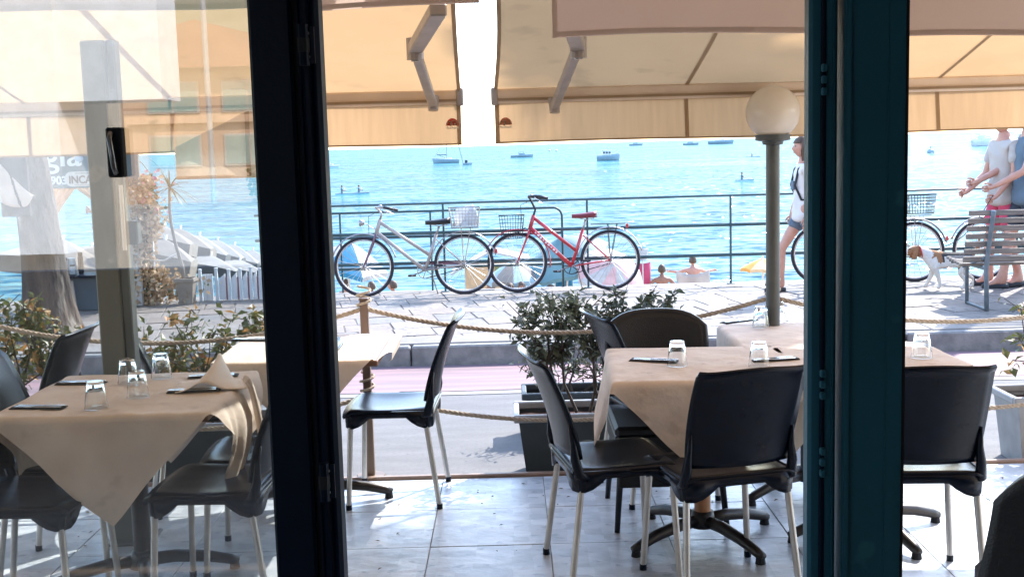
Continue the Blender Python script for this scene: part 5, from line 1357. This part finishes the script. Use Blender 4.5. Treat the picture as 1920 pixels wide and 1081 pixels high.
# ---------------------------------------------------------------- grey beach parasols, left
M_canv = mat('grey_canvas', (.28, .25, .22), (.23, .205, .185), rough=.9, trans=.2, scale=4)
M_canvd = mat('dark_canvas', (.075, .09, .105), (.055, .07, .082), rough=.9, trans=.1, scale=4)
M_pw = mat('parasol_pole', (.70, .70, .68), rough=.5)
BZ = -2.99
def parasol(label, top, w, m, base_z=BZ, n=4, val=.16, hgt=.42, tilt=(0, 0), rz=0, m2=None, g='parasols on the beach', name='parasol', mv=None, scallop=False):
    t = thing(name, label, 'parasol', (top.x, top.y, base_z), rz, g); H_ = top.z-base_z
    TM = Matrix.Translation((0, 0, H_)) @ Euler((tilt[0], tilt[1], 0)).to_matrix().to_4x4()
    R_ = w/2*(1.414 if n == 4 else 1)
    for s in range(n):                      # panels of the canopy
        a0 = 2*math.pi*(s+.5)/n if n == 4 else 2*math.pi*s/n; a1 = a0+2*math.pi/n
        def cf(u, v):
            p = Vector((math.cos(a0), math.sin(a0), 0)).lerp(Vector((math.cos(a1), math.sin(a1), 0)), u)*R_*v
            return tuple(TM @ Vector((p.x, p.y, -hgt*v**1.25+.03*math.sin(u*math.pi)*v)))
        MB().grid(cf, 4, 5).build('canopy_panel', (m2 if (m2 and s % 2) else m), t, smooth=True)
        def vf(u, v):
            p = Vector((math.cos(a0), math.sin(a0), 0)).lerp(Vector((math.cos(a1), math.sin(a1), 0)), u)*R_
            return tuple(TM @ Vector((p.x*(1+.01*v), p.y*(1+.01*v), -hgt+.03*math.sin(u*math.pi)-val*v*(1-(.25*abs(math.sin(u*6*math.pi)) if scallop else 0)))))
        MB().grid(vf, 12 if scallop else 3, 2).build('canopy_flap', mv or (m2 if (m2 and s % 2) else m), t)
    rb = MB()
    for s in range(n):
        a = 2*math.pi*(s+.5)/n if n == 4 else 2*math.pi*s/n
        rb.tube([TM@Vector((0, 0, -.06)), TM@Vector((math.cos(a)*R_*.98, math.sin(a)*R_*.98, -hgt-.015))], .012, 4)
    rb.build('ribs', M_pw, t)
    MB().tube([Vector((0, 0, 0)), TM@Vector((0, 0, -hgt*1.2)), TM@Vector((0, 0, .06))], .022, 8).build('pole', M_pw, t, smooth=True)
    return t
def ptop(px, py, y): return P(px, py, y=y)
g2 = 'grey parasols on the beach at left'
data = [((296, 417, 19), 1.25, M_canv, .20, .16, 'taupe parasol nearest the bougainvillea, left edge by the white pole'),
        ((338, 428, 20.5), 1.25, M_canv, .22, .16, 'taupe parasol behind the spiky plant stem, second of the sloping row'),
        ((374, 440, 22.5), 1.2, M_canvd, .22, .18, 'third parasol of the sloping row, dark front flap above the pickets'),
        ((408, 449, 24.5), 1.2, M_canvd, .22, .18, 'fourth parasol of the sloping row, pale top over dark flap'),
        ((440, 458, 26.5), 1.2, M_canvd, .22, .20, 'fifth parasol of the sloping row toward the dark door upright'),
        ((474, 468, 28.5), 1.2, M_canvd, .22, .22, 'last parasol of the sloping row, touching the dark door upright'),
        ((310, 448, 17.5), .95, M_canv, .35, .16, 'lower cream parasol in front of the sloping row, beside the white pole'),
        ((395, 478, 20), 1.0, M_canvd, .16, .12, 'lower dark-flapped parasol in front of the row, above the first pickets'),
        ((450, 487, 22), 1.1, M_canvd, .18, .12, 'lower dark-flapped parasol in front of the row, nearer the door upright'),
        ((118, 448, 18.5), 1.5, M_canv, .26, .22, 'pale parasol below the tied curtains, left one'),
        ((172, 460, 20.5), 1.3, M_canv, .24, .2, 'pale parasol below the tied curtains, right one next to steel post')]
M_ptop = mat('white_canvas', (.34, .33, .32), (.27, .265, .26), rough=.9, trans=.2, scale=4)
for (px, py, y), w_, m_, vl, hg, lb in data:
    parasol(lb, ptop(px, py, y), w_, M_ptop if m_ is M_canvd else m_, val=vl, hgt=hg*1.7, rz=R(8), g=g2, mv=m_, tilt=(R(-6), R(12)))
# brighter parasols and people on the beach beyond the bicycles
M_blue = mat('blue_nylon', (.03, .24, .42), rough=.6, trans=.25)
M_skyb = mat('pale_blue_nylon', (.38, .55, .62), rough=.6, trans=.3)
M_teal2 = mat('grey_teal_nylon', (.16, .30, .33), (.12, .23, .26), rough=.6, trans=.25, scale=3)
M_or = mat('orange_nylon', (.75, .38, .08), (.68, .32, .06), rough=.6, trans=.35)
M_yel = mat('peach_nylon', (.78, .55, .32), rough=.6, trans=.3)
M_wht = mat('white_nylon', (.55, .54, .53), rough=.6, trans=.3)
M_pk = mat('pink_cloth', (.62, .10, .20), (.55, .09, .18), rough=.8, trans=.2)
parasol('blue and white parasol seen through the front wheel of the champagne bicycle', ptop(660, 456, 27), 1.9, M_blue, n=6, val=.10, hgt=.50, m2=M_wht, tilt=(R(10), R(14)))
parasol('large grey-teal parasol tilted between the wheels of the red bicycle', ptop(1048, 446, 26), 2.0, M_teal2, n=8, val=.08, hgt=.55, tilt=(R(18), R(-20)))
parasol('peach and orange parasol seen through the rear wheel of the red bicycle', ptop(1110, 456, 28), 2.0, M_or, n=8, val=.14, hgt=.40, m2=M_yel, scallop=True)
parasol('pink and white striped parasol tilted low inside the red bicycle rear wheel', ptop(1155, 492, 25), 1.5, M_wht, n=10, val=.10, hgt=.40, m2=mat('pale_pink_nylon', (.72, .45, .45), rough=.6, trans=.3), tilt=(R(40), R(20)))
parasol('pale blue parasol between the champagne rear wheel and the red front wheel', ptop(962, 487, 26), 1.35, M_skyb, n=8, val=.10, hgt=.45, m2=M_canv)
parasol('small orange parasol standing alone left of the lamp pole', ptop(1430, 484, 31), 1.18, M_or, n=8, val=.08, hgt=.26, m2=M_yel, base_z=-3.05)
# beach hut with orange side
hut = thing('beach_hut', 'small orange beach hut with a green window behind the bicycle wheels', 'hut', (P(905, 490, y=34).x, 34, -3.1))
hz_ = P(905, 492, y=34).z+3.1
MB().box((.25, 0, hz_/2), (1.5, 1.2, hz_)).build('wall', M_yel, hut)
MB().add([(-.9, -.8, hz_-.25), (.25, -.8, hz_+.38), (1.35, -.8, hz_+.1), (-.9, .8, hz_-.25), (.25, .8, hz_+.38), (1.35, .8, hz_+.1)], [(0, 1, 4, 3), (1, 2, 5, 4)]).build('roof', M_wht, hut, solid=.05)
MB().box((.50, -.62, hz_-.12), (.28, .03, .26)).build('window', mat('green_pane', (.16, .20, .04), rough=.3), hut)
def bather(label, px, py, hgt=1.7, rz=0, arms=None, hair=None, sk=M_tan, shirt=None, shorts=M_navy, bz=BZ, female=False):
    p = P(px, py, z=bz+hgt)
    return person(label, (p.x, p.y, bz), rz, hgt, arms=arms, stride=.12, sk=sk, hair=hair or M_hairb, shirt=shirt, shorts=shorts, female=female, name='person')
akimbo = {1: ((.40, -.05, 1.17), (.20, .02, .98), (-.5, .3, -.6)), -1: ((-.40, -.05, 1.17), (-.20, .02, .98), (.5, .3, -.6))}
hold = {1: ((.33, .12, 1.36), (.52, .22, 1.38), (1, .2, 0)), -1: ((-.33, .12, 1.36), (-.52, .22, 1.38), (-1, .2, 0))}
bather('bare-backed person with hands on hips facing the sea, right of the pink panel', 1241, 497, 1.74, 0, akimbo)
bt = bather('person holding up a large pale towel at the water, left of the lamp pole', 1299, 480, 1.80, 0, hold, sk=M_skin)
p = bt.location
tw_ = tag(MB().grid(lambda u, v: (p.x-.42+.82*u+.02*math.sin(v*5), p.y-.20+.05*math.sin(u*7)*(1-v*.5), BZ+.55+.92*v-.10*math.sin(u*math.pi)*v), 18, 8).build('beach_towel', mat('pale_towel', (.62, .55, .48), (.52, .46, .41), rough=1, trans=.2, scale=4), smooth=True, solid=.012), 'pale beige towel held up like a screen in front of the sea', 'towel')
hd = [('short haired bather lowest at the far left, below the blue and white parasol', 648, 524), ('bather showing head and shoulders inside the champagne front wheel', 697, 529), ('bather with only the dark head showing between the two champagne wheels', 737, 527),
      ('bather near the foot of the champagne rear wheel', 921, 530), ('dark haired bather, left of the pair inside the red front wheel', 957, 532), ('dark haired bather, right of the pair inside the red front wheel', 977, 529), ('dark haired bather beside the blue panel', 1031, 534)]
for i, (lb, px, py) in enumerate(hd): bather(lb, px, py, 1.62+.03*(i % 3), R(40*i), sk=M_tan if i % 2 else M_skin)
def screen(label, px0, px1, py0, py1, y, m):
    a, b = P(px0, py1, y=y), P(px1, py0, y=y); t = thing('windbreak', label, 'windbreak', ((a.x+b.x)/2, y, BZ)); w_ = b.x-a.x; z1 = b.z-BZ
    MB().grid(lambda u, v: (-w_/2+w_*u, .05*math.sin(u*6), z1-1.2+1.2*v-.03*math.sin(u*math.pi)*v), 10, 4).build('cloth', m, t, smooth=True, solid=.008)
    for s in (-1, 1): MB().tube([(s*w_/2, 0, 0), (s*w_/2, 0, z1+.04)], .016, 6).build('pole', M_pw, t)
    return t
screen('vivid pink cloth windbreak at the right edge of the red bicycle rear wheel', 1182, 1219, 491, 535, 27.5, M_pk)
screen('bright blue cloth windbreak under the red bicycle chainring', 1041, 1073, 504, 536, 26.5, M_blue)
t = thing('bucket', 'pale grey bucket hung on a pole above the pink windbreak', 'bucket', (P(1205, 487, y=27.2).x, 27.2, P(1205, 487, y=27.2).z))
MB().lathe([(0, 0), (.11, 0), (.13, .26), (.12, .26), (.10, .02), (0, .02)], 14).build('body', M_bag, t, smooth=True, autos=40)
MB().tube([(0, 0, 0), (0, 0, BZ-t.location.z)], .016, 6).build('stake', M_pw, t)
MB().lathe([(.128, .25), (.137, .26), (.128, .27)], 14).build('rim', M_white, t)
# ---------------------------------------------------------------- boats
M_hullw = mat('white_hull', (.66, .68, .70), (.58, .60, .63), rough=.35, scale=2)
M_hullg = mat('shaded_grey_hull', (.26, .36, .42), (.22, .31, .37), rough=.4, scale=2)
M_cabin = mat('cabin_glass', (.04, .06, .08), rough=.15)
SZ = -3.2
def hull(t, L_, W_, H_, m, z0=-.15, nm='hull', flare=1.0):
    def f(u, v):                            # u along the length (stern 0), v from keel to gunwale
        x = -L_/2+L_*u; half = W_/2*(min(1, .80+.6*u) if u < .5 else (1-((u-.5)/.5)**2.2))
        a = v*2-1; s = 1 if a > 0 else -1; q_ = abs(a)
        return (x+(.06*L_*(q_**2) if u > .8 else 0)*(u-.8)*5, s*half*q_**.5, z0+(H_*(1+.35*u*u))*q_**1.6)
    MB().grid(f, 18, 10).build(nm, m, t, smooth=True, solid=.04)
    def dk(u, v):
        x = -L_/2+L_*u*.98; half = W_/2*.97*(min(1, .80+.6*u) if u < .5 else (1-((u-.5)/.5)**2.2)); return (x, -half+2*half*v, z0+H_*(1+.35*u*u)*.90)
    MB().grid(dk, 14, 4).build('deck', M_hullw, t)
    MB().tube([f(u/12, 1) for u in range(13)], .035, 5).build('gunwale', M_hullw, t)
def boat(name, label, px, py, L_, W_, H_, rz=0, m=M_hullw, cat='boat'):
    p = P(px, py, z=SZ); t = thing(name, label, cat, p, rz); hull(t, L_, W_, H_, m); return t, p
def lenpx(px0, px1, py): return abs(px1-px0)/FPX*P((px0+px1)/2, py, z=SZ).y
l = lenpx(813, 861, 306)
t, p = boat('sailing_boat', 'moored grey sailing boat with bare mast and furled boom, left of the sky gap', 837, 306, l, l*.32, l*.17, math.pi, M_hullg)
MB().tube([(-.02*l, 0, 0), (-.02*l, 0, l*.98)], .13, 6).build('mast', M_hullg, t)
MB().tube([(-.02*l, 0, l*.33), (.36*l, 0, l*.33)], [.12, .10], 8).build('furled_boom', mat('sail_cover', (.05, .10, .15), rough=.8), t)
MB().box((.0, 0, l*.16), (l*.42, l*.2, l*.08), bevel=.08).build('cabin', M_hullw, t)
MB().tube([(-.02*l, 0, l*.98), (-.49*l, 0, l*.2)], .02, 4).tube([(-.02*l, 0, l*.98), (.49*l, 0, l*.18)], .04, 4).build('stays', M_hullg, t)
MB().tube([(.36*l, -.1, l*.36), (.04*l, -.05, l*.20)], .05, 4).build('canopy_strut', M_cabin, t)
l = lenpx(867, 884, 309)
t, p = boat('small_dinghy', 'small grey dinghy with a slanting rod right beside the sailing boat', 876, 309, l, l*.45, l*.25, 0, M_hullg)
MB().tube([(-.45*l, 0, .2*l), (-.9*l, 0, 2.3*l)], .10, 4).build('rod', M_hullg, t); MB().box((-.1*l, 0, l*.35), (l*.3, l*.3, l*.35), bevel=.1).build('helmsman_console', M_cabin, t)
l = lenpx(957, 998, 295)
t, p = boat('motor_boat', 'low motor boat with a flat sun canopy in the middle of the sky gap', 978, 295, l, l*.3, l*.12, 0, M_hullg)
MB().box((-.02*l, 0, l*.24), (l*.32, l*.2, l*.02)).build('sun_canopy', M_hullg, t); MB().box((.02*l, 0, l*.15), (l*.30, l*.2, l*.08), bevel=.1).build('cabin', M_hullg, t)
for s in (-.14, .10): MB().tube([(s*l, 0, .1*l), (s*l, 0, .24*l)], .05, 4).build('canopy_post', M_hullg, t)
l = lenpx(1120, 1161, 301)
t, p = boat('cabin_cruiser', 'white cabin cruiser leaving a wake, below the awning seam right of the gap', 1140, 301, l, l*.42, l*.26, 0, M_hullg)
MB().box((-.06*l, 0, l*.33), (l*.40, l*.32, l*.20), bevel=.15).build('cabin', M_hullw, t)
for k in range(3): MB().box((-.19*l+k*.13*l, -l*.163, l*.36), (l*.09, .03, l*.08)).build('window', M_cabin, t)
MB().box((-.06*l, 0, l*.46), (l*.46, l*.36, l*.03), bevel=.05).build('roof', M_hullw, t); MB().tube([(0, 0, l*.47), (0, 0, l*.60)], .05, 5).build('antenna', M_hullg, t)
MB().tube([(.30*l, -.1*l, l*.33), (.47*l, 0, l*.42), (.30*l, .1*l, l*.33)], .04, 5).build('bow_rail', M_hullw, t)
for (nm, lb, a, b, py, m_, cab) in (('far_boat', 'far grey cabin boat on the horizon right of the long awning logo', 1180, 1204, 271, M_hullg, 1), ('far_boat', 'far long low boat near the horizon, left of the globe lamp', 1281, 1309, 270, M_hullg, 1),
                                    ('far_boat', 'far wide low ship near the horizon just left of the globe lamp', 1328, 1374, 268, M_hullg, 0), ('far_boat', 'large pale ship near the horizon just left of the two strollers', 1822, 1858, 272, M_hullw, 2),
                                    ('far_boat', 'white boat whose bow shows just right of the dark door upright', 608, 634, 311, M_hullw, 1)):
    l = lenpx(a, b, py+2); t, p = boat(nm, lb, (a+b)/2, py+2, l, l*.28, l*.13 if cab < 2 else l*.35, 0, m_)
    MB().box((-.05*l, 0, l*(.17 if cab < 2 else .42)), (l*.38, l*.2, l*(.10 if cab else .05) if cab < 2 else l*.25), bevel=.08).build('cabin', m_ if cab < 2 else M_hullw, t)
    MB().tube([(-.05*l, 0, l*.2), (-.05*l, 0, l*(.34 if cab < 2 else .75))], .06, 4).build('mast', m_, t)
def kayak(label, px0, px1, py, crew, stand=False):
    l = lenpx(px0, px1, py); t, p = boat('kayak', label, (px0+px1)/2, py, l, .55, .22, 0, M_hullg)
    return t, p, l
for lb, a, b, py, crew in (('thin dark canoe close to the dark door upright, carrying two people', 629, 690, 363, (-.30, .22)), ('low kayak with one paddler between railing and horizon left of lamp', 1378, 1412, 338, (-.12,)), ('distant kayak seen just left of the lamp pole', 1398, 1424, 294, (-.05,))):
    t, p, l = kayak(lb, a, b, py, crew)
    for k, c in enumerate(crew):
        sc_ = 1.0
        pr = person({'a': 'person'}['a']+' %s in the %s' % (('sitting upright at the left end', 'sitting toward the right end')[k] if len(crew) > 1 else 'paddling alone', 'canoe near the dark door upright' if len(crew) > 1 else ('nearer kayak left of the lamp pole' if py > 300 else 'farthest kayak beside the lamp pole')),
                    (p.x+c*l, p.y, SZ-.72), R(-90), 1.65, stride=0, sk=M_tan, hair=M_hairb, shirt=M_slate, arms={1: ((.25, .16, 1.15), (.20, .38, 1.12), (0, 1, 0)), -1: ((-.25, .16, 1.15), (-.20, .38, 1.12), (0, 1, 0))})
        MB().tube([(p.x*0+c*l+.40, -.9, .60), (c*l+.38, .9, .42)], .02, 5).box((c*l+.40, -.95, .61), (.03, .35, .14)).build('paddle', M_pw, t)
b0 = None
for lb, px, py in (('white mooring buoy, left of the pair under the long awning corner', 1030, 283), ('white mooring buoy, right of the pair under the long awning corner', 1043, 283), ('small dark buoy on the glittering water right of the teal post', 1745, 287)):
    p = P(px, py, z=SZ); t = thing('buoy', lb, 'buoy', p, 0, 'mooring buoys'); MB().ball((0, 0, .4), (.9, .9, .7), 12, 8).build('float', M_hullw if px < 1100 else M_hullg, t, smooth=True); MB().tube([(0, 0, .9), (0, 0, 1.7)], .12, 6).build('spike', M_hullg, t)
# ---------------------------------------------------------------- house and hill behind the restaurant (mirrored in the glass panel)
M_roof = mat('terracotta_roof', (.27, .12, .07), (.21, .095, .06), rough=.9, scale=1.5, bump=.6, bscale=5)
M_peach = mat('peach_plaster', (.42, .27, .18), (.37, .24, .16), rough=.9, scale=.8)
M_shut = mat('green_window', (.16, .27, .24), rough=.3)
hs = thing('gabled_house', 'peach house with a shallow orange gable roof, mirrored in the glass panel', 'house', (-10.9, -38.5, .75))
MB().box((0, -4, 1.3), (9.6, 8, 5.6)).build('wall', M_peach, hs)
MB().add([(-5.6, .8, 4.05), (0, .8, 5.55), (5.6, .8, 4.05), (-5.6, -8.6, 4.05), (0, -8.6, 5.55), (5.6, -8.6, 4.05), (-5.6, .8, 3.9), (5.6, .8, 3.9)], [(0, 1, 4, 3), (1, 2, 5, 4), (0, 6, 7, 2, 1)]).build('roof', M_roof, hs)
for x in (-1.1, 1.6):
    for z in (2.9, 1.0):
        w_ = MB().box((x, .04, z), (1.9, .08, 1.15), bevel=.02).build('window', MATS['weathered_frame'] if 'weathered_frame' in MATS else mat('weathered_frame', (.36, .33, .29), rough=.7), hs)
        for s in (-.45, .45): MB().box((x+s, .09, z), (.82, .03, 1.0)).build('pane', M_shut, w_)
MB().box((.3, .1, 2.05), (6.0, .3, .14)).build('balcony_ledge', M_peach, hs)
wh = thing('veil_house', 'white house front added to throw a pale veil on the glass panel', 'house', (0, 0, 0))  # added house front; its bright reflection veils the upper part of the glass
vz = lambda px, py, d: P(px, py, y=d)
DV = 14.2; a = vz(-90, 300, DV); b = vz(112, 300, DV); c = vz(300, 190, DV)
MB().box(((a.x+b.x)/2, 4.24-DV-.5, (vz(50, 478, DV).z+9)/2), (b.x-a.x, .9, 9-vz(50, 478, DV).z)).build('wall', M_white, wh)
MB().box(((b.x+c.x)/2, 4.24-DV-.5, (vz(200, 188, DV).z+9)/2), (c.x-b.x, .8, 9-vz(200, 188, DV).z)).build('upper_veil_wall', M_white, wh)
MB().box((a.x+.3, 4.24-DV-2.4, 1.5), (1.0, 3.0, 4.2)).build('pier', M_facade, wh)
for q in range(2):
    w_ = MB().box((a.x+.5+q*1.0, 4.24-DV+.03, 5.2), (.6, .06, 1.2)).build('window', M_shut, wh); MB().box((a.x+.5+q*1.0, 4.24-DV+.07, 5.2), (.05, .05, 1.2)).build('mullion', M_white, w_)
t = thing('flag_pole', 'pale pole in front of the mirrored gabled house', 'pole', (-9.6, -34, 0)); MB().tube([(0, 0, 0), (0, 0, 7.5)], .09, 8).build('shaft', mat('weathered_pole', (.30, .30, .29), rough=.6), t); MB().ball((0, 0, 7.55), .16, 10, 6).build('finial', M_white, t)
cy = thing('cypress_hedge', 'dark ragged cypress beside the mirrored gabled house', 'tree', (-7.3, -35.5, 0))
MB().tube([(0, 0, 0), (0, 0, 2.5)], [.15, .06], 7).build('trunk', M_bark, cy); leafcloud('crown', cy, [((0, 0, .8), 1.1), ((.4, 0, 1.8), .9), ((.7, 0, 2.7), .6), ((-.8, .2, .7), .8)], 2600, .22, M_crown, 8)
def hill(u, v):
    x = -110+220*u; y = -60-120*v; return (x, y, -.2+30*math.sin(math.pi*.5*min(1, v*1.4))*(.75+.25*math.sin(u*7))+3*mnoise.noise(Vector((u*9, v*7, 0))))
MB().grid(hill, 50, 30).build('hill', mat('hill_scrub', (.14, .15, .09), (.09, .11, .06), rough=1, scale=.25, bump=1, bscale=.8), smooth=True, kind='structure')
